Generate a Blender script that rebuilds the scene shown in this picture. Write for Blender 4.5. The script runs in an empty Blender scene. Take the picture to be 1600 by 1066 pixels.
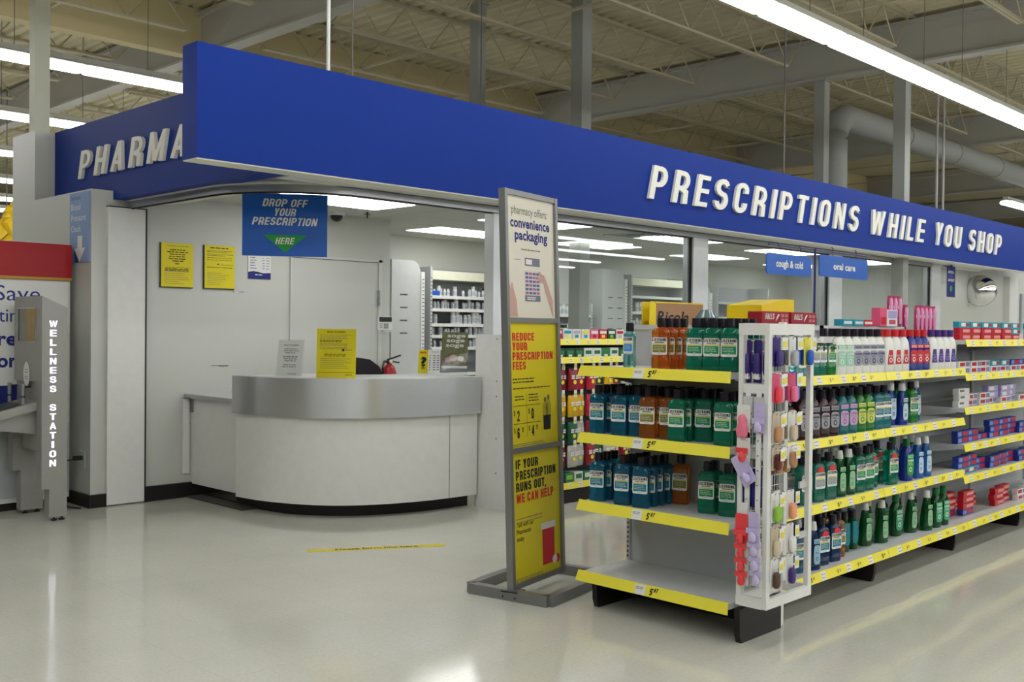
import bpy, math, random
from mathutils import Vector, Matrix
random.seed(7)
SC = bpy.context.scene
COL = SC.collection
PI = math.pi

# ---------------------------------------------------------------- camera
cam_data = bpy.data.cameras.new('camera')
cam = bpy.data.objects.new('camera', cam_data)
COL.objects.link(cam)
SC.camera = cam
YAW, PITCH, ROLL = 0.7726613, -0.01252554, 0.01026286
F = Vector((math.cos(YAW) * math.cos(PITCH), math.sin(YAW) * math.cos(PITCH), math.sin(PITCH)))
R = F.cross(Vector((0, 0, 1))).normalized()
U = R.cross(F)
R, U = R * math.cos(ROLL) + U * math.sin(ROLL), U * math.cos(ROLL) - R * math.sin(ROLL)
M = Matrix((R, U, -F)).transposed().to_4x4()
M.translation = Vector((0, 0, 1.42))
cam.matrix_world = M
cam_data.sensor_fit = 'HORIZONTAL'
cam_data.sensor_width = 36.0
cam_data.lens = 36.0 * 1600.205 / 1600.0
cam_data.clip_start = 0.05
cam_data.clip_end = 200

# ---------------------------------------------------------------- world, exposure
world = bpy.data.worlds.new('store_air')
SC.world = world
world.use_nodes = True
bg = world.node_tree.nodes['Background']
bg.inputs[0].default_value = (0.80, 0.80, 0.74, 1)
bg.inputs[1].default_value = 0.30
SC.view_settings.view_transform = 'Standard'
SC.view_settings.look = 'None'
SC.view_settings.gamma = 1
SC.view_settings.use_curve_mapping = False
SC.view_settings.exposure = 0.0
TUBE = 11.5          # fluorescent tubes of the sales floor
PANEL = 5.6         # recessed ceiling lights of the dispensary
try:
    SC.cycles.max_bounces = 8
    SC.cycles.transparent_max_bounces = 12
    SC.cycles.sample_clamp_indirect = 4.0
except Exception:
    pass

# ---------------------------------------------------------------- materials
def lin(c):
    return tuple((v / 255 / 12.92) if v / 255 <= 0.04045 else ((v / 255 + 0.055) / 1.055) ** 2.4 for v in c)
MATS = {}
def mat(name, rgb, rough=0.5, metal=0.0, emit=0.0, trans=0.0, coat=0.0, noise=0.06, scale=14.0, bump=0.0, alpha=1.0, spec=0.5, ior=1.45):
    """procedural: a principled surface whose colour is broken up by a noise texture"""
    if name in MATS: return MATS[name]
    m = bpy.data.materials.new(name); m.use_nodes = True
    nt = m.node_tree; b = nt.nodes['Principled BSDF']
    c = lin(rgb)
    b.inputs['Roughness'].default_value = rough
    b.inputs['Metallic'].default_value = metal
    b.inputs['Specular IOR Level'].default_value = spec
    b.inputs['IOR'].default_value = ior
    b.inputs['Transmission Weight'].default_value = trans
    b.inputs['Coat Weight'].default_value = coat
    if emit:
        b.inputs['Emission Color'].default_value = (*c, 1)
        b.inputs['Emission Strength'].default_value = emit
        b.inputs['Base Color'].default_value = (*c, 1)
    else:
        tc = nt.nodes.new('ShaderNodeTexCoord')
        no = nt.nodes.new('ShaderNodeTexNoise'); no.inputs['Scale'].default_value = scale
        no.inputs['Detail'].default_value = 3
        nt.links.new(tc.outputs['Object'], no.inputs['Vector'])
        mx = nt.nodes.new('ShaderNodeMix'); mx.data_type = 'RGBA'
        mx.inputs['A'].default_value = (*[v * (1 - noise) for v in c], 1)
        mx.inputs['B'].default_value = (*[min(1, v * (1 + noise)) for v in c], 1)
        nt.links.new(no.outputs['Fac'], mx.inputs['Factor'])
        nt.links.new(mx.outputs['Result'], b.inputs['Base Color'])
        if bump:
            bp = nt.nodes.new('ShaderNodeBump'); bp.inputs['Strength'].default_value = bump
            bp.inputs['Distance'].default_value = 0.002
            nt.links.new(no.outputs['Fac'], bp.inputs['Height'])
            nt.links.new(bp.outputs['Normal'], b.inputs['Normal'])
    MATS[name] = m
    return m

STREAK_Y = 2.27
def floor_material():
    m = bpy.data.materials.new('waxed_vinyl_tile'); m.use_nodes = True
    nt = m.node_tree; b = nt.nodes['Principled BSDF']; L = nt.links
    tc = nt.nodes.new('ShaderNodeTexCoord')
    br = nt.nodes.new('ShaderNodeTexBrick')
    br.offset = 0.0; br.squash = 1.0
    br.inputs['Scale'].default_value = 1.0
    br.inputs['Brick Width'].default_value = 0.305
    br.inputs['Row Height'].default_value = 0.305
    br.inputs['Mortar Size'].default_value = 0.0012
    br.inputs['Mortar Smooth'].default_value = 0.3
    br.inputs['Color1'].default_value = (*lin((198, 197, 185)), 1)
    br.inputs['Color2'].default_value = (*lin((196, 195, 183)), 1)
    br.inputs['Mortar'].default_value = (*lin((184, 182, 170)), 1)
    L.new(tc.outputs['Object'], br.inputs['Vector'])
    n1 = nt.nodes.new('ShaderNodeTexNoise'); n1.inputs['Scale'].default_value = 1.3; n1.inputs['Detail'].default_value = 5
    L.new(tc.outputs['Object'], n1.inputs['Vector'])
    n2 = nt.nodes.new('ShaderNodeTexNoise'); n2.inputs['Scale'].default_value = 60; n2.inputs['Detail'].default_value = 2
    L.new(tc.outputs['Object'], n2.inputs['Vector'])
    r1 = nt.nodes.new('ShaderNodeMapRange'); r1.inputs['To Min'].default_value = 0.86; r1.inputs['To Max'].default_value = 1.1
    L.new(n1.outputs['Fac'], r1.inputs['Value'])
    r2 = nt.nodes.new('ShaderNodeMapRange'); r2.inputs['From Min'].default_value = 0.3; r2.inputs['From Max'].default_value = 0.7
    r2.inputs['To Min'].default_value = 0.95; r2.inputs['To Max'].default_value = 1.04
    L.new(n2.outputs['Fac'], r2.inputs['Value'])
    mu = nt.nodes.new('ShaderNodeMath'); mu.operation = 'MULTIPLY'
    L.new(r1.outputs[0], mu.inputs[0]); L.new(r2.outputs[0], mu.inputs[1])
    # a few dark scuffs
    vo = nt.nodes.new('ShaderNodeTexVoronoi'); vo.inputs['Scale'].default_value = 1.4
    L.new(tc.outputs['Object'], vo.inputs['Vector'])
    sc = nt.nodes.new('ShaderNodeMapRange'); sc.inputs['From Min'].default_value = 0.012; sc.inputs['From Max'].default_value = 0.02
    sc.inputs['To Min'].default_value = 0.6; sc.inputs['To Max'].default_value = 1.0
    L.new(vo.outputs['Distance'], sc.inputs['Value'])
    mu2 = nt.nodes.new('ShaderNodeMath'); mu2.operation = 'MULTIPLY'
    L.new(mu.outputs[0], mu2.inputs[0]); L.new(sc.outputs[0], mu2.inputs[1])
    v2 = nt.nodes.new('ShaderNodeTexVoronoi'); v2.inputs['Scale'].default_value = 10
    mp = nt.nodes.new('ShaderNodeMapping'); mp.inputs['Scale'].default_value = (1, 2.2, 1); mp.inputs['Rotation'].default_value = (0, 0, .6)
    L.new(tc.outputs['Object'], mp.inputs['Vector']); L.new(mp.outputs[0], v2.inputs['Vector'])
    s2 = nt.nodes.new('ShaderNodeMapRange'); s2.inputs['From Min'].default_value = 0.025; s2.inputs['From Max'].default_value = 0.045
    s2.inputs['To Min'].default_value = 0.74; s2.inputs['To Max'].default_value = 1.0
    L.new(v2.outputs['Distance'], s2.inputs['Value'])
    mu3 = nt.nodes.new('ShaderNodeMath'); mu3.operation = 'MULTIPLY'
    L.new(mu2.outputs[0], mu3.inputs[0]); L.new(s2.outputs[0], mu3.inputs[1]); mu2 = mu3
    mx = nt.nodes.new('ShaderNodeVectorMath'); mx.operation = 'SCALE'
    L.new(br.outputs['Color'], mx.inputs[0]); L.new(mu2.outputs[0], mx.inputs['Scale'])
    # pale dried wax streak along the right hand aisle
    sp = nt.nodes.new('ShaderNodeSeparateXYZ'); L.new(tc.outputs['Object'], sp.inputs[0])
    def mth(op, a, c=None):
        q = nt.nodes.new('ShaderNodeMath'); q.operation = op
        for i, v_ in enumerate((a, c)):
            if v_ is None: continue
            if isinstance(v_, (int, float)): q.inputs[i].default_value = v_
            else: L.new(v_, q.inputs[i])
        return q.outputs[0]
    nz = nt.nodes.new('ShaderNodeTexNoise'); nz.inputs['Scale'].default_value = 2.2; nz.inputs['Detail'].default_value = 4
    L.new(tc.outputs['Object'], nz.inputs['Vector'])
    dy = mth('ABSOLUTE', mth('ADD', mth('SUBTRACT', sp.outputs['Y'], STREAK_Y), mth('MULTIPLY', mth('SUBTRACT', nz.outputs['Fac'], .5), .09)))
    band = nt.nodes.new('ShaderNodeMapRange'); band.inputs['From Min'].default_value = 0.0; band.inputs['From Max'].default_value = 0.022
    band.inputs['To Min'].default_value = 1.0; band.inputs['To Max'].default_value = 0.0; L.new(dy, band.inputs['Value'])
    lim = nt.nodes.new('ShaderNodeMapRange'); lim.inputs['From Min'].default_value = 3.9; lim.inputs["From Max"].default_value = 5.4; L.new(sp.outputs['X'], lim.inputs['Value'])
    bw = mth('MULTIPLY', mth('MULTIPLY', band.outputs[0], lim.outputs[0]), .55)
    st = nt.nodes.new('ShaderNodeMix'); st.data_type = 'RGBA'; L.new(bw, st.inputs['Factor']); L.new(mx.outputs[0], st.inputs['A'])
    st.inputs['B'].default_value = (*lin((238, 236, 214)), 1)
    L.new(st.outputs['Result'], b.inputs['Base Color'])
    rr = nt.nodes.new('ShaderNodeMapRange'); rr.inputs['To Min'].default_value = 0.05; rr.inputs['To Max'].default_value = 0.13
    L.new(n1.outputs['Fac'], rr.inputs['Value'])
    L.new(rr.outputs[0], b.inputs['Roughness'])
    b.inputs['Specular IOR Level'].default_value = 0.32
    bp = nt.nodes.new('ShaderNodeBump'); bp.inputs['Strength'].default_value = 0.05; bp.inputs['Distance'].default_value = 0.002
    n3 = nt.nodes.new('ShaderNodeTexNoise'); n3.inputs['Scale'].default_value = 7
    L.new(tc.outputs['Object'], n3.inputs['Vector'])
    L.new(n3.outputs['Fac'], bp.inputs['Height']); L.new(bp.outputs['Normal'], b.inputs['Normal'])
    return m

def tile_ceiling_material():
    m = bpy.data.materials.new('lay_in_ceiling_tile'); m.use_nodes = True
    nt = m.node_tree; b = nt.nodes['Principled BSDF']; L = nt.links
    tc = nt.nodes.new('ShaderNodeTexCoord')
    br = nt.nodes.new('ShaderNodeTexBrick'); br.offset = 0.0; br.squash = 1.0
    br.inputs['Scale'].default_value = 1.0
    br.inputs['Brick Width'].default_value = 1.22; br.inputs['Row Height'].default_value = 0.61
    br.inputs['Mortar Size'].default_value = 0.011
    br.inputs['Color1'].default_value = (*lin((205, 205, 198)), 1)
    br.inputs['Color2'].default_value = (*lin((200, 200, 194)), 1)
    br.inputs['Mortar'].default_value = (*lin((182, 182, 176)), 1)
    L.new(tc.outputs['Object'], br.inputs['Vector'])
    L.new(br.outputs['Color'], b.inputs['Base Color'])
    b.inputs['Roughness'].default_value = 0.9
    return m

def glass_material(name, tint, refl=0.10, body=0.04):
    """thin clear pane: see-through with mirror reflections that grow at grazing angles"""
    m = bpy.data.materials.new(name); m.use_nodes = True
    nt = m.node_tree; nt.nodes.clear(); L = nt.links
    out = nt.nodes.new('ShaderNodeOutputMaterial')
    tr = nt.nodes.new('ShaderNodeBsdfTransparent'); tr.inputs[0].default_value = (*tint, 1)
    gl = nt.nodes.new('ShaderNodeBsdfGlossy'); gl.inputs['Roughness'].default_value = 0.01
    df = nt.nodes.new('ShaderNodeBsdfDiffuse'); df.inputs[0].default_value = (0.6, 0.62, 0.6, 1)
    fr = nt.nodes.new('ShaderNodeFresnel'); fr.inputs['IOR'].default_value = 1.5
    no = nt.nodes.new('ShaderNodeTexNoise'); no.inputs['Scale'].default_value = 2.0
    ad = nt.nodes.new('ShaderNodeMath'); ad.operation = 'MULTIPLY'; ad.inputs[1].default_value = 1.0 + refl * 8
    ge = nt.nodes.new('ShaderNodeNewGeometry'); inv = nt.nodes.new('ShaderNodeMath'); inv.operation = 'SUBTRACT'; inv.inputs[0].default_value = 1.0
    L.new(ge.outputs['Backfacing'], inv.inputs[1])
    ft = nt.nodes.new('ShaderNodeMath'); ft.operation = 'MULTIPLY'; L.new(fr.outputs[0], ft.inputs[0]); L.new(inv.outputs[0], ft.inputs[1])
    L.new(ft.outputs[0], ad.inputs[0])
    mx0 = nt.nodes.new('ShaderNodeMixShader')
    bm = nt.nodes.new('ShaderNodeMath'); bm.operation = 'MULTIPLY'; bm.inputs[1].default_value = body * 2
    L.new(no.outputs['Fac'], bm.inputs[0]); L.new(bm.outputs[0], mx0.inputs[0])
    L.new(tr.outputs[0], mx0.inputs[1]); L.new(df.outputs[0], mx0.inputs[2])
    mx = nt.nodes.new('ShaderNodeMixShader')
    L.new(ad.outputs[0], mx.inputs[0]); L.new(mx0.outputs[0], mx.inputs[1]); L.new(gl.outputs[0], mx.inputs[2])
    L.new(mx.outputs[0], out.inputs[0])
    MATS[name] = m
    return m

white = mat('white_paint', (210, 211, 205), 0.55, scale=3, noise=0.03)
wallw = mat('white_wall_panel', (202, 203, 196), 0.38, scale=2, noise=0.03)
enamel = mat('white_enamel', (226, 226, 222), 0.35)
shelfw = mat('shelf_enamel', (196, 198, 198), 0.35)
greyp = mat('grey_back_panel', (178, 181, 184), 0.5)
blue = mat('fascia_blue', (9, 47, 134), 0.5, scale=1.2, noise=0.05, spec=0.15)
signblue = mat('sign_blue', (18, 88, 180), 0.35)
navy = mat('navy_ink', (30, 40, 120), 0.6)
black = mat('black_rubber', (22, 18, 17), 0.5)
ink = mat('black_ink', (20, 18, 18), 0.6)
greyink = mat('grey_ink', (110, 110, 105), 0.7)
yellow = mat('notice_yellow', (226, 210, 18), 0.5, noise=0.03)
stripy = mat('price_yellow', (238, 226, 70), 0.35, noise=0.03)
red = mat('red_ink', (205, 30, 38), 0.5)
paper = mat('white_paper', (228, 228, 224), 0.5, noise=0.02)
lettw = mat('letter_white', (228, 226, 214), 0.4, noise=0.02)
alu = mat('brushed_aluminium', (178, 180, 184), 0.32, metal=0.85, scale=40)
silver = mat('brushed_laminate', (206, 208, 210), 0.34, metal=0.85, scale=60, noise=0.04)
steel = mat('stand_steel', (140, 141, 140), 0.38, metal=0.7)
tan = mat('bulkhead_tan', (194, 180, 138), 0.8, scale=1.5)
deck = mat('roof_deck_cream', (190, 182, 150), 0.7, scale=2)
joistm = mat('joist_cream', (176, 168, 140), 0.65)
girder = mat('girder_grey', (172, 170, 160), 0.65, scale=2)
columnm = mat('column_grey', (150, 152, 146), 0.6, scale=2)
tube = mat('tube_glow', (250, 252, 255), emit=TUBE)
panelm = mat('panel_glow', (252, 252, 250), emit=PANEL)
def brush(m):
    nt = m.node_tree; b = nt.nodes['Principled BSDF']; tg = nt.nodes.new('ShaderNodeTangent'); tg.direction_type = 'RADIAL'; tg.axis = 'Z'
    b.inputs['Anisotropic'].default_value = 0.85; b.inputs['Anisotropic Rotation'].default_value = 0.25; nt.links.new(tg.outputs[0], b.inputs['Tangent'])
brush(silver)
kiosk_m = mat('kiosk_grey', (158, 158, 152), 0.45, metal=0.2)
dark = mat('dark_plastic', (35, 34, 36), 0.35)
glass = glass_material('window_glass', (0.93, 0.96, 0.95))
acrylic = glass_material('clear_acrylic', (0.985, 0.99, 0.99), -0.09, 0.008)

# ---------------------------------------------------------------- mesh builder
FONTS = {}
def glyphs(s, bold, shear):
    key = (s, bold, shear)
    if key in FONTS: return FONTS[key]
    c = bpy.data.curves.new('lettering', 'FONT'); c.body = s; c.resolution_u = 3
    c.offset = bold; c.shear = shear
    if bold: c.space_character = 1.0 + bold * 1.2
    o = bpy.data.objects.new('lettering', c); COL.objects.link(o)
    bpy.context.view_layer.update()
    me = o.to_mesh()
    vs = [(v.co.x, v.co.y) for v in me.vertices]
    fs = [tuple(p.vertices) for p in me.polygons]
    o.to_mesh_clear()
    bpy.data.objects.remove(o); bpy.data.curves.remove(c)
    if vs:
        x0 = min(v[0] for v in vs); x1 = max(v[0] for v in vs)
        y0 = min(v[1] for v in vs); y1 = max(v[1] for v in vs)
    else: x0 = x1 = y0 = y1 = 0
    FONTS[key] = (vs, fs, x0, x1, y0, y1)
    return FONTS[key]

# ---- condensed bold sign lettering, drawn as strokes (box 1 high)
def _arc(cx, cy, rx, ry, a0, a1, n=7):
    return [(cx + rx * math.cos(math.radians(a0 + (a1 - a0) * k / n)), cy + ry * math.sin(math.radians(a0 + (a1 - a0) * k / n))) for k in range(n + 1)]
def sign_glyph(c, t=.165):
    """(width, [(centre line, thickness, closed)]) of a capital or figure"""
    h = t / 2; w = .50; L, R_, T, B = h, w - h, 1 - h, h; cx = w / 2; r = cx - h; m = .5
    if c in 'O0': return w, [(_arc(cx, T - r, r, r, 0, 180) + _arc(cx, B + r, r, r, 180, 360), t, True)]
    if c == 'C': return w, [([(R_, .66)] + _arc(cx, T - r, r, r, 0, 180) + _arc(cx, B + r, r, r, 180, 360) + [(R_, .34)], t, False)]
    if c == 'G': return w, [([(R_, .68)] + _arc(cx, T - r, r, r, 0, 180) + _arc(cx, B + r, r, r, 180, 360) + [(R_, .46), (cx, .46)], t, False)]
    if c == 'D': return w, [([(L, B), (L, T)] + _arc(cx, T - r, r, r, 90, 0) + _arc(cx, B + r, r, r, 0, -90), t, True)]
    if c == 'U': return w, [([(L, 1)] + _arc(cx, B + r, r, r, 180, 360) + [(R_, 1)], t, False)]
    if c == 'J': return w, [([(L, .3)] + _arc(cx, B + r, r, r, 180, 360) + [(R_, 1)], t, False)]
    if c == 'S':
        q1, q2 = (T - .52) / 2, (.52 - B) / 2
        return w, [([(R_, .735)] + _arc(cx, T - q1, r, q1, 0, 180)[:] + _arc(cx, .52 + q1, r, q1, 190, 235, 3) + [(cx, .51)] + _arc(cx, .52 - q2, r, q2, 55, -10, 4) + _arc(cx, B + q2, r, q2, -20, -180) + [(L, .265)], t, False)]
    if c in 'PR':
        q = .145 if c == 'P' else .14; y1 = .44 if c == 'P' else .46
        rr = (T - y1) / 2
        out = [([(L, 0), (L, 1)], t, False), ([(L, T)] + _arc(R_ - min(r, rr), T - rr, min(r, rr), rr, 90, -90) + [(L, y1)], t * .9, False)]
        if c == 'R': out.append(([(cx - .02, y1), (R_ - .02, y1 - .10), (R_, 0)], t, False))
        return w, out
    if c == 'B': return w, [([(L, 0), (L, 1)], t, False)] + [([(L, a)] + _arc(R_ - .12, (a + b_) / 2, .12, (a - b_) / 2, 90, -90) + [(L, b_)], t * .9, False) for a, b_ in ((T, .5), (.5, B))]
    if c == 'E': return .44, [([(L, 0), (L, 1)], t, False)] + [([(L, y), (.44, y)], t * .88, False) for y in (T, m)] + [([(L, B), (.44, B)], t * .88, False)]
    if c == 'F': return .42, [([(L, 0), (L, 1)], t, False), ([(L, T), (.42, T)], t * .88, False), ([(L, .47), (.40, .47)], t * .88, False)]
    if c == 'L': return .41, [([(L, 0), (L, 1)], t, False), ([(L, B), (.41, B)], t * .88, False)]
    if c == 'T': return .46, [([(.23, 0), (.23, 1)], t, False), ([(0, T), (.46, T)], t * .88, False)]
    if c == 'I': return t, [([(h, 0), (h, 1)], t, False)]
    if c == 'H': return w, [([(L, 0), (L, 1)], t, False), ([(R_, 0), (R_, 1)], t, False), ([(L, m), (R_, m)], t * .88, False)]
    if c == 'N': return .52, [([(L, 0), (L, 1)], t * .9, False), ([(.52 - h, 0), (.52 - h, 1)], t * .9, False), ([(L, .98), (.52 - h, .02)], t, False)]
    if c == 'M': return .66, [([(L, 0), (L, 1)], t * .88, False), ([(.66 - h, 0), (.66 - h, 1)], t * .88, False), ([(L, .98), (.33, .06)], t * .9, False), ([(.66 - h, .98), (.33, .06)], t * .9, False)]
    if c == 'W': return .76, [([(h, 1), (.22, 0.02)], t * .9, False), ([(.22, .02), (.38, .95)], t * .85, False), ([(.38, .95), (.54, .02)], t * .85, False), ([(.54, .02), (.76 - h, 1)], t * .9, False)]
    if c == 'A': return .54, [([(h, 0), (.27, 1)], t * .95, False), ([(.54 - h, 0), (.27, 1)], t * .95, False), ([(.13, .28), (.41, .28)], t * .8, False)]
    if c == 'Y': return .50, [([(.25, 0), (.25, .45)], t, False), ([(h * .9, 1), (.25, .42)], t, False), ([(.50 - h * .9, 1), (.25, .42)], t, False)]
    if c == 'V': return .50, [([(h, 1), (.25, .02)], t, False), ([(.5 - h, 1), (.25, .02)], t, False)]
    if c == 'K': return .50, [([(L, 0), (L, 1)], t, False), ([(L, .4), (.43, 1)], t, False), ([(.2, .55), (.43, 0)], t, False)]
    if c == '$': 
        g = sign_glyph('S', t)[1]; return w, g + [([(cx, -.1), (cx, 1.1)], t * .5, False)]
    if c == '2': return w, [([(L, .70)] + _arc(cx, T - r, r, r, 180, 0) + [(R_, .6), (L, B), (w, B)], t * .95, False)]
    if c == '4': return w, [([(.36, 0), (.36, 1)], t, False), ([(.33, .97), (.07, .32), (w, .32)], t * .85, False)]
    if c == '5': return w, [([(w, T), (L + .02, T), (L, .55)] + _arc(cx, B + .235, r, .235, 110, -150), t * .9, False)]
    if c == '6': return w, [(_arc(cx, B + .23, r, .23, 0, 360), t, True), ([(R_, .74)] + _arc(cx, T - r, r, r, 0, 180) + [(L, .3)], t, False)]
    if c == '7': return w, [([(0, T), (R_, T), (.16, 0)], t * .95, False)]
    if c == '8': return w, [(_arc(cx, B + .22, r, .22, 0, 360), t * .95, True), (_arc(cx, T - .2, r * .92, .2, 0, 360), t * .95, True)]
    if c == '1': return .3, [([(.2, 0), (.2, 1)], t, False), ([(0, .8), (.2, .92)], t * .9, False)]
    if c == ',': return .16, [([(.10, .14), (.04, -.12)], t, False)]
    if c == ':': return .16, [([(.08, .06), (.08, .2)], t, False), ([(.08, .5), (.08, .64)], t, False)]
    if c == ' ': return .2, []
    return None
def stroke_faces(pts, t, closed):
    P = [Vector((p[0], p[1])) for p in pts]; P = [p for i, p in enumerate(P) if i == 0 or (p - P[i - 1]).length > 1e-5]
    if closed and (P[0] - P[-1]).length < 1e-5: P.pop()
    n = len(P); Lf = []; Rt = []
    for i in range(n):
        a = P[i - 1] if (i or closed) else None; b_ = P[(i + 1) % n] if (i < n - 1 or closed) else None
        d0 = (P[i] - a).normalized() if a is not None else None; d1 = (b_ - P[i]).normalized() if b_ is not None else None
        d0 = d0 or d1; d1 = d1 or d0
        n0 = Vector((-d0.y, d0.x)); n1 = Vector((-d1.y, d1.x)); mt = n0 + n1
        if mt.length < .3: mt = n0
        mt.normalize(); k = t / 2 / max(.55, mt.dot(n0))
        Lf.append(P[i] + mt * k); Rt.append(P[i] - mt * k)
    vs = Lf + Rt
    fs = [((i + 1) % n + n, (i + 1) % n, i, i + n) for i in range(n if closed else n - 1)]
    return [(v.x, v.y) for v in vs], fs
def sign_text(s, t=.165, gap=.10):
    """list of pieces: (verts, faces, layer); total width"""
    x = 0; out = []
    for c in s:
        g = sign_glyph(c, t)
        if g is None: return None
        w, st = g
        for k, (pts, tt, cl) in enumerate(st):
            vs, fs = stroke_faces(pts, tt, cl); out.append(([(a + x, b_) for a, b_ in vs], fs, k))
        x += w + gap
    return out, x - gap

class MB:
    def __init__(s):
        s.v = []; s.f = []; s.m = []; s.mats = []; s.sm = []
    def mi(s, m):
        if m not in s.mats: s.mats.append(m)
        return s.mats.index(m)
    def add(s, vs, fs, m, smooth=False):
        o = len(s.v); s.v += [tuple(v) for v in vs]; k = s.mi(m)
        for f in fs:
            s.f.append(tuple(i + o for i in f)); s.m.append(k); s.sm.append(smooth)
        return s
    def box(s, x0, x1, y0, y1, z0, z1, m, bev=0.0):
        if bev:
            b = min(bev, (x1 - x0) / 2.01, (y1 - y0) / 2.01, (z1 - z0) / 2.01)
            vs = []; idx = {}
            for sx in (0, 1):
                for sy in (0, 1):
                    for sz in (0, 1):
                        X, Y, Z = (x0, x1)[sx], (y0, y1)[sy], (z0, z1)[sz]
                        dx, dy, dz = (b, -b)[sx], (b, -b)[sy], (b, -b)[sz]
                        for ax, p in enumerate(((X, Y + dy, Z + dz), (X + dx, Y, Z + dz), (X + dx, Y + dy, Z))):
                            idx[(sx, sy, sz, ax)] = len(vs); vs.append(p)
            fs = []
            for k in (0, 1):
                q = [(0, 0), (1, 0), (1, 1), (0, 1)]
                fx = [idx[(k, a, c, 0)] for a, c in q]; fy = [idx[(a, k, c, 1)] for a, c in q]; fz = [idx[(a, c, k, 2)] for a, c in q]
                fs += [fx if k else fx[::-1], fy[::-1] if k else fy, fz if k else fz[::-1]]
            for a in (0, 1):
                for c in (0, 1):
                    fs.append([idx[(a, c, 0, 0)], idx[(a, c, 1, 0)], idx[(a, c, 1, 1)], idx[(a, c, 0, 1)]])
                    fs.append([idx[(a, 0, c, 0)], idx[(a, 1, c, 0)], idx[(a, 1, c, 2)], idx[(a, 0, c, 2)]])
                    fs.append([idx[(0, a, c, 1)], idx[(1, a, c, 1)], idx[(1, a, c, 2)], idx[(0, a, c, 2)]])
                    for d in (0, 1):
                        fs.append([idx[(a, c, d, 0)], idx[(a, c, d, 1)], idx[(a, c, d, 2)]])
            return s.add(vs, fs, m)
        vs = [(x, y, z) for x in (x0, x1) for y in (y0, y1) for z in (z0, z1)]
        return s.add(vs, [(0, 1, 3, 2), (4, 6, 7, 5), (0, 4, 5, 1), (2, 3, 7, 6), (0, 2, 6, 4), (1, 5, 7, 3)], m)
    def obox(s, o, u, v, w, a, b, c, m):
        """box from corner o along u*a, v*b, w*c"""
        o, u, v, w = Vector(o), Vector(u), Vector(v), Vector(w)
        vs = [o + u * a * i + v * b * j + w * c * k for i in (0, 1) for j in (0, 1) for k in (0, 1)]
        return s.add(vs, [(0, 1, 3, 2), (4, 6, 7, 5), (0, 4, 5, 1), (2, 3, 7, 6), (0, 2, 6, 4), (1, 5, 7, 3)], m)
    def tubep(s, pts, r, m, n=8, caps=True):
        pts = [Vector(p) for p in pts]; rings = []; base = len(s.v); vs = []
        for i, p in enumerate(pts):
            d = (pts[min(i + 1, len(pts) - 1)] - pts[max(i - 1, 0)]).normalized()
            a = d.cross(Vector((0, 0, 1)))
            if a.length < 0.05: a = d.cross(Vector((0, 1, 0)))
            a.normalize(); b = d.cross(a)
            rr = r[i] if isinstance(r, (list, tuple)) else r
            for k in range(n):
                t = 2 * PI * k / n
                vs.append(p + a * math.cos(t) * rr + b * math.sin(t) * rr)
        fs = []
        for i in range(len(pts) - 1):
            for k in range(n):
                fs.append((i * n + k, i * n + (k + 1) % n, (i + 1) * n + (k + 1) % n, (i + 1) * n + k))
        if caps:
            fs.append(tuple(range(n))[::-1]); fs.append(tuple(range((len(pts) - 1) * n, len(pts) * n)))
        return s.add(vs, fs, m, n > 4)
    def bar(s, p, q, w, h, m):
        """rectangular bar from p to q"""
        p, q = Vector(p), Vector(q); d = (q - p).normalized()
        a = d.cross(Vector((0, 0, 1)))
        if a.length < 0.05: a = Vector((1, 0, 0))
        a.normalize(); b = a.cross(d)
        vs = [e + a * w / 2 * i + b * h / 2 * j for e in (p, q) for i, j in ((-1, -1), (1, -1), (1, 1), (-1, 1))]
        return s.add(vs, [(0, 1, 2, 3), (7, 6, 5, 4), (0, 4, 5, 1), (1, 5, 6, 2), (2, 6, 7, 3), (3, 7, 4, 0)], m)
    def loft(s, secs, m, n=24, caps=True, smooth=True):
        """secs: (z, a, b, exponent[, cx, cy]) superellipse rings"""
        vs = []
        for sec in secs:
            z, a, b, e = sec[:4]; cx, cy = (sec[4], sec[5]) if len(sec) > 4 else (0, 0)
            for k in range(n):
                t = 2 * PI * (k + .5) / n; c, d = math.cos(t), math.sin(t)
                vs.append((cx + a * math.copysign(abs(c) ** (2 / e), c), cy + b * math.copysign(abs(d) ** (2 / e), d), z))
        fs = []
        for i in range(len(secs) - 1):
            for k in range(n):
                fs.append((i * n + k, i * n + (k + 1) % n, (i + 1) * n + (k + 1) % n, (i + 1) * n + k))
        if caps:
            fs.append(tuple(range(n))[::-1]); fs.append(tuple(range((len(secs) - 1) * n, len(secs) * n)))
        return s.add(vs, fs, m, smooth)
    def prism(s, poly, o, u, v, depth, m, smooth=False):
        """polygon (a,b) in plane o+u*a+v*b, pushed back along -(u x v)"""
        o, u, v = Vector(o), Vector(u), Vector(v); w = u.cross(v).normalized()
        n = len(poly)
        fr = [o + u * a + v * b for a, b in poly]; bk = [p - w * depth for p in fr]
        fs = [tuple(range(n)), tuple(range(n, 2 * n))[::-1]]
        for i in range(n):
            j = (i + 1) % n; fs.append((j, i, i + n, j + n))
        return s.add(fr + bk, fs, m, smooth)
    def poly(s, poly, o, u, v, m):
        o, u, v = Vector(o), Vector(u), Vector(v)
        return s.add([o + u * a + v * b for a, b in poly], [tuple(range(len(poly)))], m)
    def rect(s, o, u, v, a0, a1, b0, b1, m):
        return s.poly([(a0, b0), (a1, b0), (a1, b1), (a0, b1)], o, u, v, m)
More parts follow.
